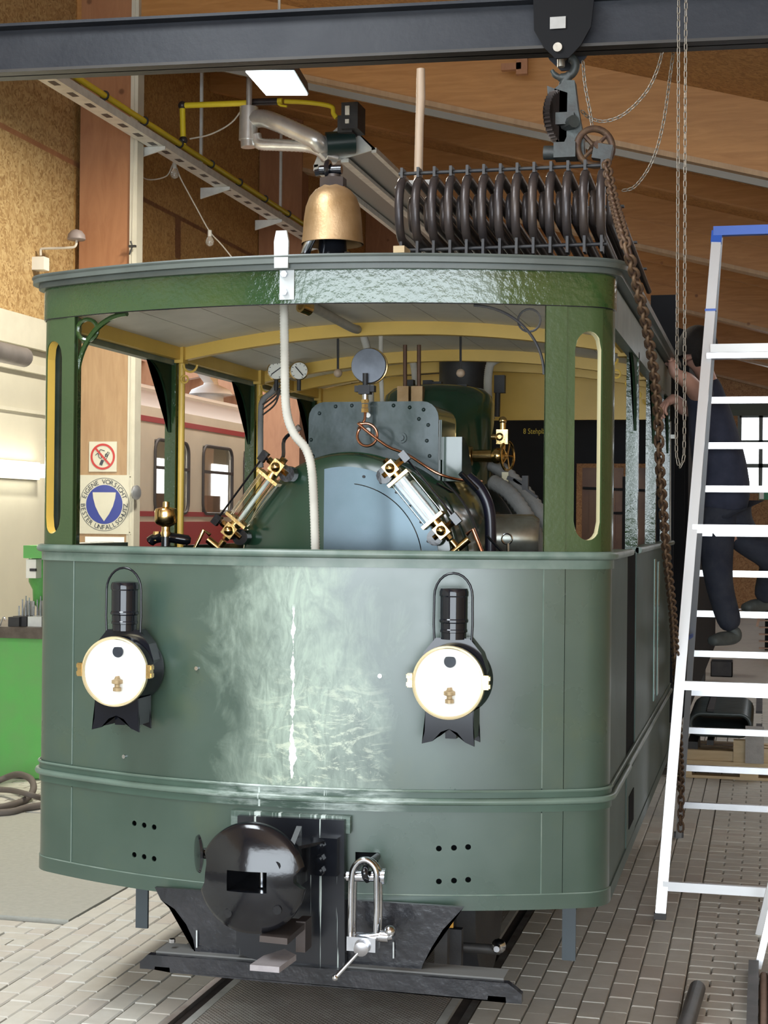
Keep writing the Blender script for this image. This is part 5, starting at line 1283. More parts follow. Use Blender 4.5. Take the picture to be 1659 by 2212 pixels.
skin('shirt', [(J['pelvis']+V((0,0,-.06)), .185), (J['spine'], .185), (J['chest'], .20), (J['neck'], .095), (J['shA'], .095), (J['shA'].lerp(J['elA'], .55), .075), (J['shB'], .09), (J['shB'].lerp(J['elB'], .7), .07), (J['neck'].lerp(J['neck2'], .3), .07)],
     [(0,1),(1,2),(2,3),(2,4),(4,5),(2,6),(6,7),(3,8)], T['navy'], per)
skin('trousers', [(J['spine']+V((0,0,-.08)), .15), (J['hipA'], .12), (J['knA'], .085), (J['anA']+V((0,0,-.01)), .075), (J['hipB'], .112), (J['knB'], .085), (J['anB']+V((0,0,-.01)), .072)], [(0,1),(1,2),(2,3),(0,4),(4,5),(5,6)], T['jeans'], per)
for a, t_ in (('anA', 'toA'), ('anB', 'toB')):
    A = J[a]; Tt = J[t_]; d = (Tt-A); d.z = 0; d.normalize(); zf = A.z-.075
    skin('boot', [(A+V((0,0,.03)), .055), (V((A.x, A.y, zf+.03))-d*.03, .052), (V((A.x, A.y, zf+.03))+d*.09, (.05, .045)), (V((A.x, A.y, zf+.015))+d*.18, (.045, .03))], [(0,1),(1,2),(2,3)], T['boot'], per)
b = newbm(); ball(b, J['head']+V((.012,-.012,.022)), .118, 20, 14, (1.0, 1.05, 1.08)); 
for v_ in list(b.verts):
    c = v_.co-J['head']
    if c.z < -.035 and c.dot(fdir) > -.02: b.verts.remove(v_)
obj('hair', b, T['hair'], per, 2)
# ================================================================== CARRIAGE BEHIND
YC = 4.7
ca = thing('tram_carriage', 'dark tram carriage with brown inner doors coupled behind the locomotive', 'carriage', (0, 7, 0))
b = newbm(); bb(b, -1.2, .48, YC, YC+.05, .7, 3.1); bb(b, .48, 1.08, YC, YC+.05, 2.38, 3.1); bb(b, 1.08, 1.2, YC, YC+.05, .7, 3.1); bb(b, .48, 1.08, YC, YC+.05, .7, 1.2); obj('end_wall', b, T['carr'], ca)
b = newbm(); bb(b, 1.16, 1.22, YC+.05, 11, .7, 3.1); bb(b, -1.22, -1.16, YC+.05, 11, .7, 3.1); obj('side_wall', b, T['carr'], ca)
b = newbm(); prism(b, [(-1.27, 3.08), (1.27, 3.08), (1.2, 3.25), (.8, 3.38), (0, 3.45), (-.8, 3.38), (-1.2, 3.25)], (0, YC-.1, 0), (1,0,0), (0,0,1), -6.4); obj('roof', b, T['carr'], ca)
for x0, x1 in ((.49, .77), (.79, 1.07)):
    b = newbm(); bb(b, x0, x1, YC+.3, YC+.33, 1.2, 2.36); dd = obj('inner_door', b, T['carrwood'], ca)
    b = newbm(); bb(b, x0+.05, x1-.05, YC+.285, YC+.3, 1.3, 1.75); obj('door_panel', b, T['carrwood'], dd)
    b = newbm(); bb(b, x0+.05, x1-.05, YC+.285, YC+.3, 1.85, 2.28); obj('door_panel', b, T['carrwood'], dd)
b = newbm(); tube(b, [(.78, YC+.27, 1.3), (.78, YC+.27, 2.3)], .012, 6); tube(b, [(.70, YC+.27, 2.05), (.86, YC+.27, 2.05)], .01, 6); tube(b, [(.5, YC+.26, 2.22), (1.06, YC+.26, 2.2)], .01, 6); obj('door_latch', b, T['dullblack'], ca)
b = newbm(); tube(b, [(1.0, YC-.03, 1.9), (1.0, YC-.03, 2.3)], .014, 8); obj('grab_rail', b, T['steel'], ca)
b = newbm(); bb(b, .5, 1.06, YC+.1, YC+.28, 1.2, 1.5); obj('bench', b, T['carrwood'], ca)
b = newbm(); bb(b, -1.1, 1.1, YC, 11, .45, .7)
for y in (6, 9.5):
    for x in (-.53, .53): lathe(b, [(.3, -.04), (.34, -.04), (.34, .04)], (x, y, .342), (1,0,0), 20)
obj('underframe', b, T['dullblack'], ca)
def text_mesh(body, size, mat, name, parent, mtx, font_extrude=.001, sx=1.0):
    cu = bpy.data.curves.new('t', 'FONT'); cu.body = body; cu.size = size; cu.extrude = font_extrude; cu.align_x = 'LEFT'; cu.resolution_u = 3
    o = bpy.data.objects.new('t', cu); COL.objects.link(o); dg = bpy.context.evaluated_depsgraph_get()
    me = bpy.data.meshes.new_from_object(o.evaluated_get(dg)); bpy.data.objects.remove(o)
    me.transform(mtx @ Matrix.Diagonal((sx, 1, 1, 1))); me.materials.clear(); me.materials.append(mat); return me
FX = Matrix(((1,0,0,0),(0,0,-1,0),(0,1,0,0),(0,0,0,1)))   # text plane facing -Y
p = at(1130, 937, YC-.003)
obj('lettering', text_mesh('8 Stehplätze', .052, T['carrtext'], 'l', ca, Matrix.Translation(p) @ FX, .0006, .78), None, ca)
# dark upright at the carriage corner
b = newbm(); p0, p1 = at(1407, 640, 4.5), at(1440, 1000, 4.5); bb(b, p0.x, p1.x+.05, 4.45, 4.5, .7, p0.z); obj('corner_post', b, T['carr'], ca)
b = newbm(); a_ = at(1449, 943, 4.2); bb(b, a_.x-.03, a_.x+.03, 4.2, 4.25, a_.z-.012, a_.z+.012); tube(b, [at(1447, 910, 4.22), at(1447, 1190, 4.22)], .008, 6); obj('corner_handle', b, T['galv'], ca)
# ================================================================== RIGHT BACKGROUND ON THE FLOOR
pl = thing('pallet', 'wooden pallet on the floor behind the ladder', 'pallet', atz(1560, 1690, 0))
p0 = atz(1455, 1678, 0); x0 = p0.x; y0 = p0.y; wP = 1.15
for k in range(3):
    b = newbm(); bb(b, x0, x0+wP, y0+.52*k, y0+.52*k+.1, 0, .022); obj('bottom_board', b, T['pallet'], pl)
    for j in range(3): b = newbm(); bb(b, x0+j*(wP-.14)/2, x0+j*(wP-.14)/2+.14, y0+.52*k, y0+.52*k+.1, .022, .1); obj('block', b, T['pallet'], pl)
for k in range(7):
    b = newbm(); bb(b, x0, x0+wP, y0+k*.175, y0+k*.175+.11, .1, .135); obj('deck_board', b, T['pallet'], pl)
tim = newbm(); bb(tim, x0+.05, x0+.82, y0+.05, y0+.2, .135, .21); o = obj('timber_beam', tim, T['pallet']); tag(o, 'thick yellowish timber lying on the pallet', 'timber')
tm2 = newbm(); a_ = at(1590, 1650, y0+.1); bb(tm2, a_.x-.02, a_.x+.08, y0+.02, y0+.12, .135, .30); o = obj('timber_block', tm2, T['pallet']); tag(o, 'small upright wooden block on the pallet beside the grey stone', 'timber')
cb2 = newbm(); a_ = at(1630, 1620, y0-.05); bb(cb2, a_.x-.07, a_.x+.07, y0-.06, y0+.0, .14, .42); o = obj('grey_block', cb2, T['concrete']); tag(o, 'pale grey concrete block standing on the pallet end', 'block')
# stack of flat bent coils
ck = thing('coil_stack', 'stack of flattened grey-green bent pipe loops resting on the pallet', 'pipe coils', (x0+.45, y0+.3, .14))
zk0, zk1 = at(1560, 1592, y0+.15).z, at(1560, 1536, y0+.15).z; xr0 = at(1622, 1540, y0+.15).x
for k in range(28):
    y = y0+.12+k*.0405; rk = (zk1-zk0)/2-.02; zc_ = (zk0+zk1)/2
    pts = [V((x0+.2, y, zc_-rk))]+[V((xr0-rk+rk*math.cos(a), y, zc_+rk*math.sin(a))) for a in [-PI/2+PI*i/12 for i in range(13)]]+[V((x0+.2, y, zc_+rk))]
    pts += [V((x0+.2-rk*math.sin(a), y, zc_+rk*math.cos(a))) for a in [PI*i/8 for i in range(1, 8)]]
    b = newbm(); tube(b, pts, .019, 8, True); obj('pipe_loop', b, T['coil'], ck, True)
for sx in (.25, .62):
    b = newbm(); bb(b, x0+sx, x0+sx+.05, y0+.08, y0+1.25, zk1, zk1+.02); bb(b, x0+sx, x0+sx+.05, y0+.08, y0+1.25, zk0-.06, zk0-.02); obj('clamp_strap', b, T['dullblack'], ck)
for sx in (.1, .75): b = newbm(); bb(b, x0+sx, x0+sx+.08, y0+.1, y0+.6, .135, zk0-.04); obj('support', b, T['dullblack'], ck)
p0 = atz(1560, 1462, 0)
cr_ = thing('plastic_crate', 'dark blue-black open crate on the floor behind the ladder rungs', 'crate', p0)
x0c, x1c, yc = at(1535, 1450, p0.y).x, at(1582, 1450, p0.y).x, p0.y; hc = .19
b = newbm(); bb(b, x0c, x1c, yc, yc+.4, 0, .01); obj('base', b, T['dullblack'], cr_)
for q4 in ((x0c, x1c, yc, yc+.01), (x0c, x1c, yc+.39, yc+.4), (x0c, x0c+.01, yc, yc+.4), (x1c-.01, x1c, yc, yc+.4)):
    b = newbm(); bb(b, *q4, 0, hc); obj('side', b, T['dullblack'], cr_)
b = newbm(); p0 = atz(1500, 1475, 0); bb(b, p0.x-.12, p0.x+.12, p0.y, p0.y+.4, 0, .32); bb(b, p0.x-.14, p0.x+.14, p0.y-.02, p0.y+.42, .32, .35); o = obj('equipment_box', b, T['dullblack']); tag(o, 'low dark box on the floor left of the crate', 'box')
# finned radiator at the right edge
p0 = atz(1652, 1405, 0)
ra = thing('finned_heater', 'brown finned heater standing at the far right edge', 'heater', p0)
zr0, zr1 = .02, at(1650, 1312, p0.y).z
for k in range(7):
    z = zr0+(zr1-zr0)*k/6; b = newbm(); bb(b, p0.x-.09, p0.x+.6, p0.y, p0.y+.12, z, z+.022); obj('fin', b, T['pinkpipe'], ra)
b = newbm(); bb(b, p0.x+.0, p0.x+.55, p0.y+.02, p0.y+.1, 0, zr1); obj('core', b, T['dark'], ra)
b = newbm(); beamb(b, (p0.x-.12, p0.y-.02, zr1-.3), (p0.x+.02, p0.y-.02, zr1+.35), .04, .04); obj('side_arm', b, T['pinkpipe'], ra)
# exit sign on the far wall
p0 = at(1652, 1070, YB-.05)
es = thing('exit_sign', 'small green and white emergency exit sign on the far wall', 'sign', p0)
b = newbm(); bx(b, p0+V((.08,0,0)), (.42, .03, .2)); obj('sign_board', b, T['exitgreen'], es)
b = newbm(); bx(b, p0+V((-.07,-.02,0)), (.10, .01, .17)); obj('sign_symbol', b, T['white'], es)
# steel bars and pipe on the floor, lower right
p0 = atz(1495, 2190, 0); p1 = atz(1507, 2150, 0)
b = newbm(); dpp = (p1-p0).normalized(); q0, q1 = p1-dpp*.9+V((0,0,.033)), p1+V((0,0,.033)); tube(b, [q0, q1-dpp*.012, q1], [.034,.034,.026], 16); o = obj('round_bar', b, T['floorsteel'], None, True); tag(o, 'grey round bar end lying on the pavers at the lower right', 'bar')
p1 = atz(1628, 2098, 0); b = newbm(); bb(b, p1.x-.022, p1.x+.022, p1.y-1.6, p1.y, 0, .05); o = obj('flat_bar', b, T['floorsteel']); tag(o, 'dark flat steel bar at the lower right corner of the floor', 'bar')
b = newbm(); bb(b, p1.x+.065, p1.x+.12, p1.y-1.6, p1.y+.0, 0, .05); o = obj('flat_bar', b, T['floorsteel']); tag(o, 'dark flat steel bar cut by the right edge of the frame', 'bar')
b = newbm(); tube(b, [(p1.x+.044, p1.y-1.6, .018), (p1.x+.044, p1.y-.12, .018)], .017, 10); o = obj('brown_pipe', b, T['pinkpipe'], None, True); tag(o, 'thin brown pipe lying between the two flat steel bars', 'pipe')
#@@LEFT
# ================================================================== SIGNS ON THE COLUMN
YSn = 8.27
def disc(c, r, th, n=48, r0=None):
    b = newbm()
    if r0 is None: lathe(b, [(r, 0), (r, th)], c, (0,-1,0), n)
    else: lathe(b, [(r0, 0), (r, 0), (r, th), (r0, th), (r0, 0)], c, (0,-1,0), n, False)
    return b
a_, c_ = at(193, 954, YSn), at(252, 1019, YSn); ctr = (a_+c_)/2
ns = thing('no_smoking_sign', 'no smoking sign with red ring on the timber column', 'sign', ctr)
b = newbm(); bx(b, ctr, (c_.x-a_.x, .008, a_.z-c_.z)); obj('sign_board', b, T['signwhite'], ns)
r = (c_.x-a_.x)*.44; cc = ctr+V((.0,-.005,0))
obj('red_ring', disc(cc, r, .003, 48, r*.84), T['crimson'], ns)
b = newbm(); bx(b, cc+V((0,-.003,0)), (r*1.75, .003, r*.15), Euler((0,.82,0)).to_matrix()); obj('red_bar', b, T['crimson'], ns)
b = newbm(); bx(b, cc+V((-.01,-.002,-r*.45)), (r*.24, .002, r*.42), Euler((0,.4,0)).to_matrix()); obj('cigarette', b, T['signink'], ns)
b = newbm(); tube(b, ringpts(cc+V((r*.30,-.002,r*.12)), V((.5,0,.86)), V((-.86,0,.5)), r*.1, 14), .003, 4, True); tube(b, [cc+V((r*.1,-.002,-r*.2)), cc+V((r*.42,-.002,r*.38)), cc+V((r*.55,-.002,r*.30)), cc+V((r*.25,-.002,-r*.25))], .003, 4)
tube(b, smoothpath([cc+V((-r*.6,-.002,r*.1)), cc+V((-r*.4,-.002,r*.25)), cc+V((-r*.3,-.002,-r*.05)), cc+V((-r*.1,-.002,-r*.1)), cc+V((-r*.25,-.002,r*.5)), cc+V((.02,-.002,r*.45))], 4), .003, 4); obj('smoke_line', b, T['signink'], ns)
a_, c_ = at(168, 1026, YSn), at(284, 1154, YSn); ctr = (a_+c_)/2; sw, sh = c_.x-a_.x, a_.z-c_.z
ss_ = thing('safety_sign', 'white safety sign with blue shield circle reading EIGENE VORSICHT BESTER UNFALLSCHUTZ', 'sign', ctr)
b = newbm(); bx(b, ctr, (sw, .010, sh)); obj('sign_board', b, T['signwhite'], ss_)
for sx in (-1, 1):
    for sz in (-1, 1): b = newbm(); cyl(b, ctr+V((sx*sw*.47,-.004,sz*sh*.47)), ctr+V((sx*sw*.47,-.008,sz*sh*.47)), .006, 8); obj('nail', b, T['rust'], ss_)
cc = ctr+V((.0,-.005,.0)); ro = sw*.455
obj('outer_ring', disc(cc, ro, .002, 64, ro*.985), T['signink'], ss_)
obj('blue_disc', disc(cc, ro*.735, .002, 64), T['signblue'], ss_)
rr = ro*.735
pts = [(-.64*rr, .62*rr), (.64*rr, .62*rr), (.60*rr, .30*rr), (.48*rr, -.10*rr), (.27*rr, -.50*rr), (0, -.86*rr), (-.27*rr, -.50*rr), (-.48*rr, -.10*rr), (-.60*rr, .30*rr)]
b = newbm(); prism(b, pts[::-1], cc+V((0,-.0015,0)), (1,0,0), (0,0,1), .0035); obj('shield', b, T['signwhite'], ss_)
def arc_text(txt, R_, a_mid, step, size, up_=True):
    out_ = newbm(); adv = [{'I': .55, ' ': .75}.get(c, 1.0) for c in txt]; tot = sum(adv); pos_ = 0
    for ch, ad in zip(txt, adv):
        k_ = pos_+ad/2-tot/2; pos_ += ad
        if ch == ' ': continue
        a = a_mid+(-1 if up_ else 1)*k_*step
        pos = cc+V((R_*math.cos(a), -.0025, R_*math.sin(a))); rz = a-PI/2 if up_ else a+PI/2
        me = text_mesh(ch, size, T['signink'], 'l', None, Matrix.Identity(4), .0006)
        xs = [v.co.x for v in me.vertices]; mx = (min(xs)+max(xs))/2
        me.transform(Matrix.Translation(pos) @ FX @ Matrix.Rotation(rz, 4, 'Z') @ Matrix.Translation((-mx, -size*.34, 0)))
        out_.from_mesh(me); bpy.data.meshes.remove(me)
    return out_
b = arc_text('EIGENE VORSICHT', ro*.86, PI/2, .190, ro*.25, True); b2 = arc_text('BESTER UNFALLSCHUTZ', ro*.86, -PI/2, .172, ro*.25, False)
me = bpy.data.meshes.new('t'); b2.to_mesh(me); b2.free(); b.from_mesh(me)
obj('lettering', b, T['signink'], ss_)
a_, c_ = at(184, 1159, YSn), at(268, 1200, YSn); b = newbm(); bx(b, (a_+c_)/2, (c_.x-a_.x, .004, a_.z-c_.z)); o = obj('paper_notice', b, T['white']); tag(o, 'white paper notice below the blue safety sign', 'notice')
p = at(292, 1064, 8.22); wb = thing('alarm_bell', 'small round grey alarm bell on the side of the column', 'bell', p)
b = newbm(); lathe(b, [(.07, 0), (.07, .02), (.05, .035), (.02, .04)], p+V((.0,0,0)), V((.97,-.25,0)), 20); obj('gong', b, T['alugrey'], wb, True)
b = newbm(); cyl(b, p, p+V((-.03,.04,0)), .03, 10); obj('bell_base', b, T['ivory'], wb)
# ================================================================== LEFT WALL FITTINGS
XT = -4.1
tA, tB = atx(40, 150, XT), atx(660, 508, XT); zt_ = (tA.z+tB.z)/2
ct = thing('cable_tray', 'long pale cable tray running under the roof along the left wall', 'cable tray', (XT, 9, zt_))
y0, y1 = tA.y-2.0, tB.y+2.0
b = newbm(); bb(b, XT-.06, XT+.10, y0, y1, zt_-.005, zt_); bb(b, XT+.095, XT+.10, y0, y1, zt_, zt_+.07); bb(b, XT-.06, XT-.055, y0, y1, zt_, zt_+.11); obj('channel', b, T['galv'], ct)
k = y0
while k < y1:
    b = newbm(); bb(b, XT+.0, XT+.06, k, k+.13, zt_-.007, zt_-.005); obj('tray_slot', b, T['rubber'], ct); k += .36
for Yp in (8.5, 10.4, 12.3, 14.1):
    b = newbm(); prism(b, [(-.22, .0), (.12, .0), (.12, -.03), (-.22, -.12)], (XT, Yp, zt_-.008), (1,0,0), (0,0,1), .02); obj('tray_bracket', b, T['galv'], ct)
for Yp in (9.8, 12.6):
    b = newbm(); bb(b, XT-.02, XT+.01, Yp, Yp+.03, zt_, zt_+1.3); obj('drop_rod', b, T['galv'], ct)
gA, gB = atx(150, 160, XT+.02), atx(640, 472, XT+.02); gz = (gA.z+gB.z)/2
gp_ = thing('gas_pipe', 'long yellow gas pipe clipped above the cable tray', 'pipe', (XT+.02, 9, gz))
b = newbm(); tube(b, [(XT+.02, gA.y-2, gz), (XT+.02, gB.y+2.5, gz)], .030, 10); obj('main_run', b, T['gasyellow'], gp_, True)
k = gA.y-.2
while k < gB.y+1:
    b = newbm(); tube(b, ringpts((XT+.02, k, gz), (1,0,0), (0,0,1), .038, 12), .010, 5, True); bx(b, (XT+.02, k, gz-.06), (.01,.02,.06)); obj('pipe_clip', b, T['dullblack'], gp_, True); k += .93
Yr = atx(396, 305, XT+.02).y
r0, r1_, r2_ = at(396, 303, Yr), at(394, 228, Yr), at(522, 223, Yr)
b = newbm(); tube(b, [(r0.x, Yr, gz), r1_], .030, 10); obj('riser', b, T['gasyellow'], gp_, True)
b = newbm(); tube(b, [r1_, r2_, at(610, 218, Yr)], .030, 10); obj('branch', b, T['gasyellow'], gp_, True)
for p_ in (r0, r1_): obj('pipe_elbow', ball(newbm(), p_, .045, 10, 8), T['rustmetal'], gp_, True)
b = newbm(); tube(b, [at(545, 221, Yr), at(600, 219, Yr)], .036, 10); obj('pipe_union', b, T['rustmetal'], gp_, True)
b = newbm(); tube(b, [at(598, 222, Yr), at(606, 228, Yr), at(620, 230, Yr)], .012, 6); obj('shutoff_lever', b, T['gasyellow'], gp_, True)
# heater with ducts and burner
YH = Yr+.1
ht = thing('radiant_heater', 'long grey trough heater with black burner hanging under the roof', 'heater', at(760, 330, YH))
h0, h1 = at(678, 362, YH), at(812, 322, YH); dxh = h1.x-h0.x; zt0_ = h1.z; zl0 = h0.z
prof = [(h0.x, zl0), (h1.x, zt0_), (h1.x-.05, zt0_+.02), (h1.x-.32, zt0_+.30), (h0.x+.1, zl0+.28), (h0.x, zl0+.03)]
b = newbm(); prism(b, prof, (0, YH, 0), (1,0,0), (0,0,1), -.02); obj('end_plate', b, T['galv'], ht)
b = newbm()
vA = [b.verts.new((x, YH, z)) for x, z in prof[1:]]; vB = [b.verts.new((x, YH+7, z)) for x, z in prof[1:]]
for i in range(len(vA)-1): b.faces.new((vA[i], vA[i+1], vB[i+1], vB[i]))
b.faces.new((vA[-1], vA[0], vB[0], vB[-1])) 
obj('trough', b, M('trough_grey', (.30,.31,.30), .35, .6), ht)
b = newbm(); bx(b, (h1.x-.02, YH+3.5, zt0_-.01), (.05, 7, .05)); bx(b, (h0.x+.02, YH+3.5, zl0-.0), (.05, 7, .06)); bx(b, ((h0.x+h1.x)/2, YH+3.5, (zl0+zt0_)/2-.02), (.08, 7, .04)); obj('trough_edge', b, T['galv'], ht)
b = newbm(); tube(b, [at(705, 311, YH-.2), at(766, 306, YH-.1)], .115, 18); obj('burner', b, M('burner_green_black', (.012,.03,.03), .3), ht, True)
b = newbm(); p0, p1 = at(746, 230, YH-.2), at(770, 285, YH-.2); bb(b, p0.x, p1.x+.05, YH-.35, YH-.05, p1.z, p0.z); obj('control_box', b, T['dullblack'], ht)
b = newbm(); p0, p1 = at(746, 229, YH-.36), at(755, 248, YH-.36); bb(b, p0.x, p1.x, YH-.37, YH-.35, p1.z, p0.z); p0, p1 = at(746, 258, YH-.36), at(754, 266, YH-.36); bb(b, p0.x, p1.x, YH-.37, YH-.35, p1.z, p0.z); obj('control_label', b, T['ivory'], ht)
b = newbm(); p0, p1 = at(735, 255, YH-.2), at(766, 290, YH-.2); bb(b, p0.x, p1.x, YH-.3, YH-.1, p1.z, p0.z); obj('gas_valve', b, T['dullblack'], ht)
hs_ = smoothpath([at(615, 219, Yr), at(660, 221, Yr), at(700, 226, Yr), at(718, 232, Yr), at(720, 245, Yr), at(727, 255, Yr)], 5)
b = newbm(); tube(b, hs_, .024, 8); obj('gas_hose', b, T['gasyellow'], ht, True)
b = newbm(); c0 = at(538, 232, YH-.2); c1_ = at(536, 303, YH-.2); tube(b, [c0, c1_], .095, 18); tube(b, [at(536, 296, YH-.2), at(537, 318, YH-.2)], .078, 16); tube(b, [c0, c0+V((0,0,.6))], .03, 10); obj('flue_tee', b, T['duct'], ht, True)
def ribbed(pts, r, n=60):
    path = smoothpath(pts, 14); rr = [r*(1 if i % 2 else .94) for i in range(len(path))]; b = newbm(); tube(b, path, rr, 14); return b
obj('flue_hose', ribbed([at(548, 258, YH-.2), at(570, 256, YH-.25), at(600, 266, YH-.3), at(650, 288, YH-.3), at(680, 302, YH-.3), at(690, 312, YH-.25), at(700, 312, YH-.2)], .090), T['duct'], ht, 2)
obj('air_hose', ribbed([at(552, 292, YH-.2), at(560, 310, YH-.2), at(600, 313, YH-.2), at(660, 316, YH-.2), at(690, 325, YH-.2), at(708, 342, YH-.1)], .062), T['duct'], ht, 2)
b = newbm(); tube(b, [at(700, 336, YH-.15), at(722, 341, YH-.05)], .07, 14); obj('air_collar', b, T['duct'], ht, True)
# ceiling lamp panel
zL = 5.55
lp_ = [atz(531, 156, zL), atz(634, 156, zL), atz(664, 206, zL), atz(575, 206, zL)]
lcx = sum(p.x for p in lp_)/4; lcy = sum(p.y for p in lp_)/4
la = thing('ceiling_lamp', 'bright square ceiling lamp below the crane beam', 'lamp', (lcx, lcy, zL))
lp2 = [lp_[3], lp_[2], lp_[1], lp_[0]]
b = newbm(); v0 = [b.verts.new(p) for p in lp2]; v1 = [b.verts.new(p+V((0,0,.01))) for p in lp2]
b.faces.new(v0); b.faces.new(v1[::-1])
for i in range(4): b.faces.new((v0[i], v1[i], v1[(i+1)%4], v0[(i+1)%4]))
obj('diffuser', b, T['panellight'], la)
b = newbm(); v0 = [b.verts.new(p+V((0,0,.012))+(p-V((lcx,lcy,zL)))*.06) for p in lp2]; v1 = [b.verts.new(p+V((0,0,.11))) for p in lp2]
b.faces.new(v0); b.faces.new(v1[::-1])
for i in range(4): b.faces.new((v0[i], v1[i], v1[(i+1)%4], v0[(i+1)%4]))
obj('housing', b, T['dullblack'], la)
b = newbm(); tube(b, [(lcx, lcy, zL+.1), (lcx, lcy, zb(lcx)+.62)], .012, 6); obj('suspension', b, T['galv'], la)
ll = bpy.data.lights.new('ceiling_lamp_light', 'AREA'); ll.shape = 'RECTANGLE'; ll.size = .55; ll.size_y = .7; ll.energy = 330; ll.color = (1, .93, .78)
lo = bpy.data.objects.new('ceiling_lamp_light', ll); COL.objects.link(lo); lo.location = (lcx, lcy, zL-.03)
# smoke-head style lamp on a bent arm with its junction box
XF = XW+.06
pm_ = atx(165, 515, XF+.2)
ml = thing('wall_arm_lamp', 'grey dome lamp on a bent arm beside the white junction box', 'lamp', atx(88, 575, XF))
Yl = atx(88, 575, XF).y
def L3(px, py): return at(px, py, Yl)
b = newbm(); lathe(b, [(.075, 0), (.085, .01), (.078, .05), (.05, .085), (.01, .10)], L3(165, 519), (0,0,1), 20); obj('dome', b, M('dome_grey', (.22,.18,.17), .5), ml, True)
b = newbm(); tube(b, smoothpath([L3(88, 552), L3(88, 540), L3(95, 537), L3(150, 535), L3(163, 531), L3(166, 518)], 4), .012, 8); obj('arm', b, T['wirepale'], ml, True)
b = newbm(); p0, p1 = L3(73, 557), L3(101, 584); bb(b, p0.x, p1.x, Yl-.06, Yl+.05, p1.z, p0.z); obj('junction_box', b, T['ivory'], ml)
# bulbs on a cable
bl_ = thing('bulb_string', 'two bare bulbs on a sagging cable below the tray', 'light bulbs', at(377, 365, 9.5))
b = newbm(); cab = smoothpath([at(296, 372, 9.4), at(320, 388, 9.4), at(360, 380, 9.45), at(376, 352, 9.5), at(390, 385, 9.55), at(425, 450, 9.7), at(453, 500, 9.8), at(480, 530, 9.9), at(520, 580, 10)], 5); tube(b, cab, .007, 6); obj('cable', b, T['wirepale'], bl_, True)
for px, py, Y in ((377, 372, 9.5), (453, 518, 9.8)):
    p = at(px, py, Y); b = newbm(); lathe(b, [(.003, -.07), (.035, -.055), (.046, -.02), (.035, .015), (.018, .04)], p, (0,0,1), 16); bu = obj('bulb', b, T['bulb'], bl_, True)
    b = newbm(); cyl(b, p+V((0,0,.035)), p+V((0,0,.10)), .022, 10); obj('bulb_holder', b, T['ivory'], bu, True)
b = newbm(); tube(b, smoothpath([at(410, 300, 9.3), at(455, 290, 9.3), at(500, 265, 9.3), at(528, 228, 9.3)], 5), .008, 6); o = obj('hanging_wire', b, T['wirepale'], None, True); tag(o, 'thin pale wire sagging from the yellow pipe to the flue', 'wire')
p = at(286, 532, 8.2); b = newbm(); bx(b, p, (.07, .03, .02)); tube(b, [p+V((-.02,0,.05)), p, p+V((-.03,0,-.08))], .008, 6); o = obj('hose_clip', b, T['dullblack']); tag(o, 'small black clip on the white column batten', 'clip')
p0 = at(1120, 118, 8.0); b = newbm(); bx(b, at(1128, 135, 8.0), (.10, .06, .22)); bx(b, at(1105, 145, 8.0), (.18,.06,.06)); o = obj('roof_hanger', b, T['redwood']); tag(o, 'small brown bracket on the rafter left of the trolley', 'bracket')
# fluorescent tube and exhaust pipe at the left wall
XF2 = XW+.10
p0, p1 = atx(-120, 1015, XF2), atx(97, 1015, XF2)
ft_ = thing('tube_lamp', 'lit white tube lamp on the left wall behind the cab', 'lamp', ((p0+p1)/2))
zl_, zh_ = atx(60, 1030, XF2).z, atx(60, 1001, XF2).z
b = newbm(); bb(b, XF2-.06, XF2+.04, p0.y-1.5, p1.y, zl_, zh_); obj('diffuser', b, T['tubelight'], ft_)
b = newbm(); bb(b, XF2-.1, XF2-.06, p0.y-1.5, p1.y+.02, zl_-.02, zh_+.02); obj('mount', b, T['ivory'], ft_)
XE = XW+.35; e0, e1 = atx(-200, 770, XE), atx(52, 772, XE)
b = newbm(); path = [V((XE, e0.y-2, e1.z)), V((XE, e1.y-.15, e1.z)), V((XE, e1.y, e1.z))]; tube(b, path, .085, 20); o = obj('exhaust_pipe', b, M('exhaust_grey', (.20,.18,.17), .5, .3, .2, 8), None, True); tag(o, 'dark grey exhaust pipe along the left wall, round end visible', 'pipe')
# ================================================================== DRILL PRESS
base = atz(95, 1686, 0)
YM = base.y
def D(px, py, dy=0): return at(px, py, YM+dy)
dm = thing('drill_press', 'bright green drill press machine at the left edge behind the locomotive', 'machine', (base.x-.25, YM+.3, 0))
x1m = D(97, 1500).x; x0m = x1m-.75; zt_ = D(50, 1378).z; zb_ = D(50, 1680).z
b = newbm(); bb(b, x0m, x1m, YM, YM+.7, zb_, zt_); cabn = obj('cabinet', b, T['machine'], dm)
for x in (x0m+.03, x1m-.12):
    for y in (YM+.03, YM+.58): b = newbm(); bb(b, x, x+.09, y, y+.09, 0, zb_); obj('foot', b, T['machinedark'], dm)
b = newbm(); z2_ = D(50, 1354).z; bb(b, x0m-.05, x1m+.12, YM-.05, YM+.72, zt_, z2_); obj('table', b, M('table_iron', (.16,.13,.11), .4, .5, .4, 12), dm)
b = newbm(); bb(b, x1m-.02, x1m+.10, YM+.4, YM+.6, z2_, D(90,1190).z); obj('column', b, T['machinedark'], dm)
b = newbm(); p0, p1 = D(57, 1178, .1), D(100, 1206, .1); bb(b, p0.x, p1.x+.25, YM+.05, YM+.6, p1.z, p0.z); p2 = D(80, 1320, .2); hd = obj('spindle_head', b, T['machine'], dm)
b = newbm(); p0, p1 = D(59, 1208, .1), D(80, 1249, .1); bb(b, p0.x, p1.x, YM+.08, YM+.3, p1.z, p0.z); obj('switch_panel', b, T['ivory'], hd)
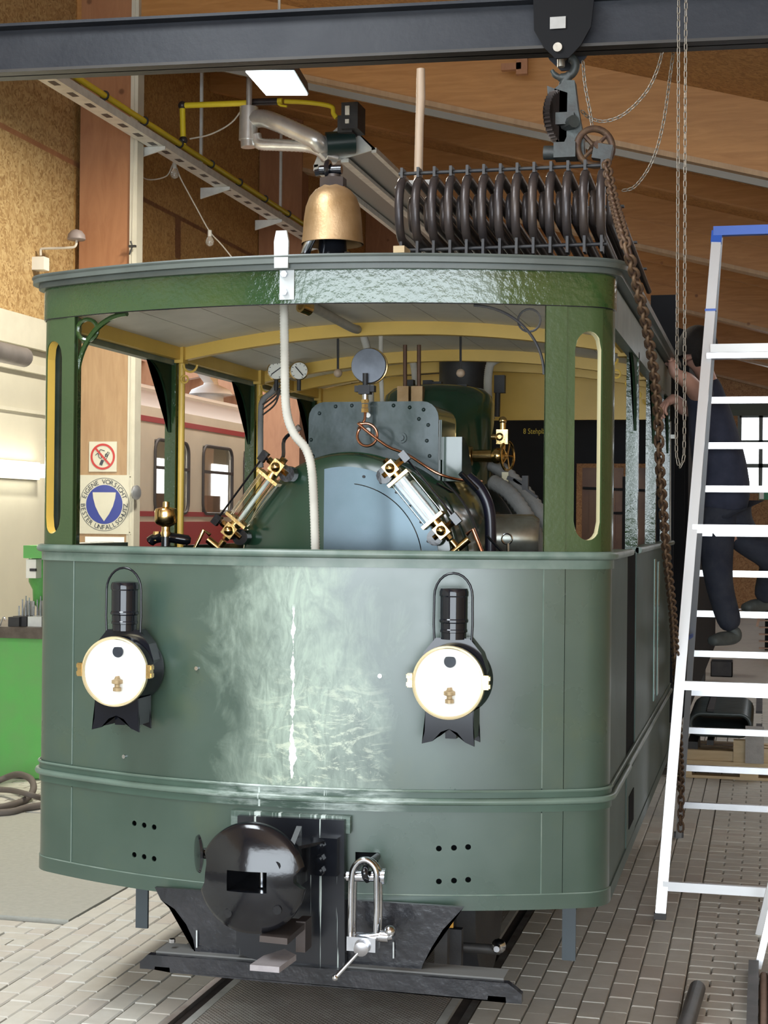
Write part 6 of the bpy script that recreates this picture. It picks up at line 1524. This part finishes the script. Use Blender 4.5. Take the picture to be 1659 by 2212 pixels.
b = newbm(); p0, p1 = D(65, 1228, .07), D(78, 1234, .07); bb(b, p0.x, p1.x, YM+.06, YM+.08, p1.z, p0.z); obj('switch_slot', b, T['dullblack'], hd)
b = newbm(); p0 = D(88, 1206, .25); lathe(b, [(.09, 0), (.09, -.18), (.06, -.24), (.055, -.34), (.025, -.38), (.02, -.5)], p0, (0,0,1), 18); obj('quill', b, T['machinedark'], hd, True)
# drill index stands on the table
for k, px in enumerate((52, 84)):
    t = thing('drill_stand', ('open steel stand full of twist drills on the machine table, left one', 'open steel stand full of twist drills on the machine table, beside the column')[k], 'drill stand', D(px, 1352, .1), 'drill stands')
    p0 = D(px-15, 1332, .12); p1 = D(px+15, 1300, .12)
    b = newbm(); bb(b, p0.x, p1.x, YM+.05, YM+.2, z2_, z2_+.075); obj('base_block', b, T['dullblack'] if k == 0 else T['galv'], t)
    b = newbm(); prism(b, [(p0.x+.01, z2_+.07), (p1.x-.01, z2_+.07), (p1.x-.005, p1.z), (p0.x+.035, p1.z+.005)], (0, YM+.2, 0), (1,0,0), (0,0,1), .015); obj('back_plate', b, T['concrete'], t)
    for i in range(7):
        x = p0.x+.015+(p1.x-p0.x-.03)*i/6; h = .05+.09*((i*37) % 7)/7; b = newbm(); tube(b, [(x, YM+.12+(i%2)*.03, z2_+.07), (x, YM+.12+(i%2)*.03, z2_+.1+h)], [.006,.005], 6); obj('twist_drill', b, T['steel'], t, True)
b = newbm(); p0 = D(28, 1338, .0); bx(b, (p0.x, YM+.06, z2_+.035), (.09,.1,.07)); o = obj('tool_block', b, T['dullblack']); tag(o, 'small black block at the left of the drill stands', 'block')
b = newbm(); tube(b, smoothpath([D(0, 1352), D(4, 1340), D(8, 1333), D(12, 1340)], 4), .006, 6); o = obj('steel_clamp', b, T['steel'], None, True); tag(o, 'thin bent steel key lying on the left end of the machine table', 'tool')
# hoses on the floor
def floorhose(name, label, pts, r):
    b = newbm(); tube(b, [p+V((0,0,r)) for p in smoothpath(pts, 8)], r, 8); o = obj(name, b, T['hose'], None, True); tag(o, label, 'hose', None)
G_ = lambda px, py, h=0: atz(px, py, h)
floorhose('rubber_hose', 'thick grey hose coiled in a loop on the floor at the left edge', [G_(-40, 1712), G_(10, 1688, .05), G_(40, 1680, .10), G_(66, 1690, .10), G_(72, 1712, .05), G_(55, 1735), G_(10, 1750), G_(-40, 1758)], .024)
floorhose('rubber_hose', 'grey hose running under the coil towards the locomotive', [G_(-40, 1712), G_(20, 1713, .03), G_(60, 1722, .05), G_(100, 1733), G_(150, 1745)], .020)
floorhose('rubber_hose', 'dark hose lying lowest on the floor at the left edge', [G_(-40, 1765), G_(20, 1762), G_(60, 1752), G_(110, 1745), G_(170, 1742)], .024)
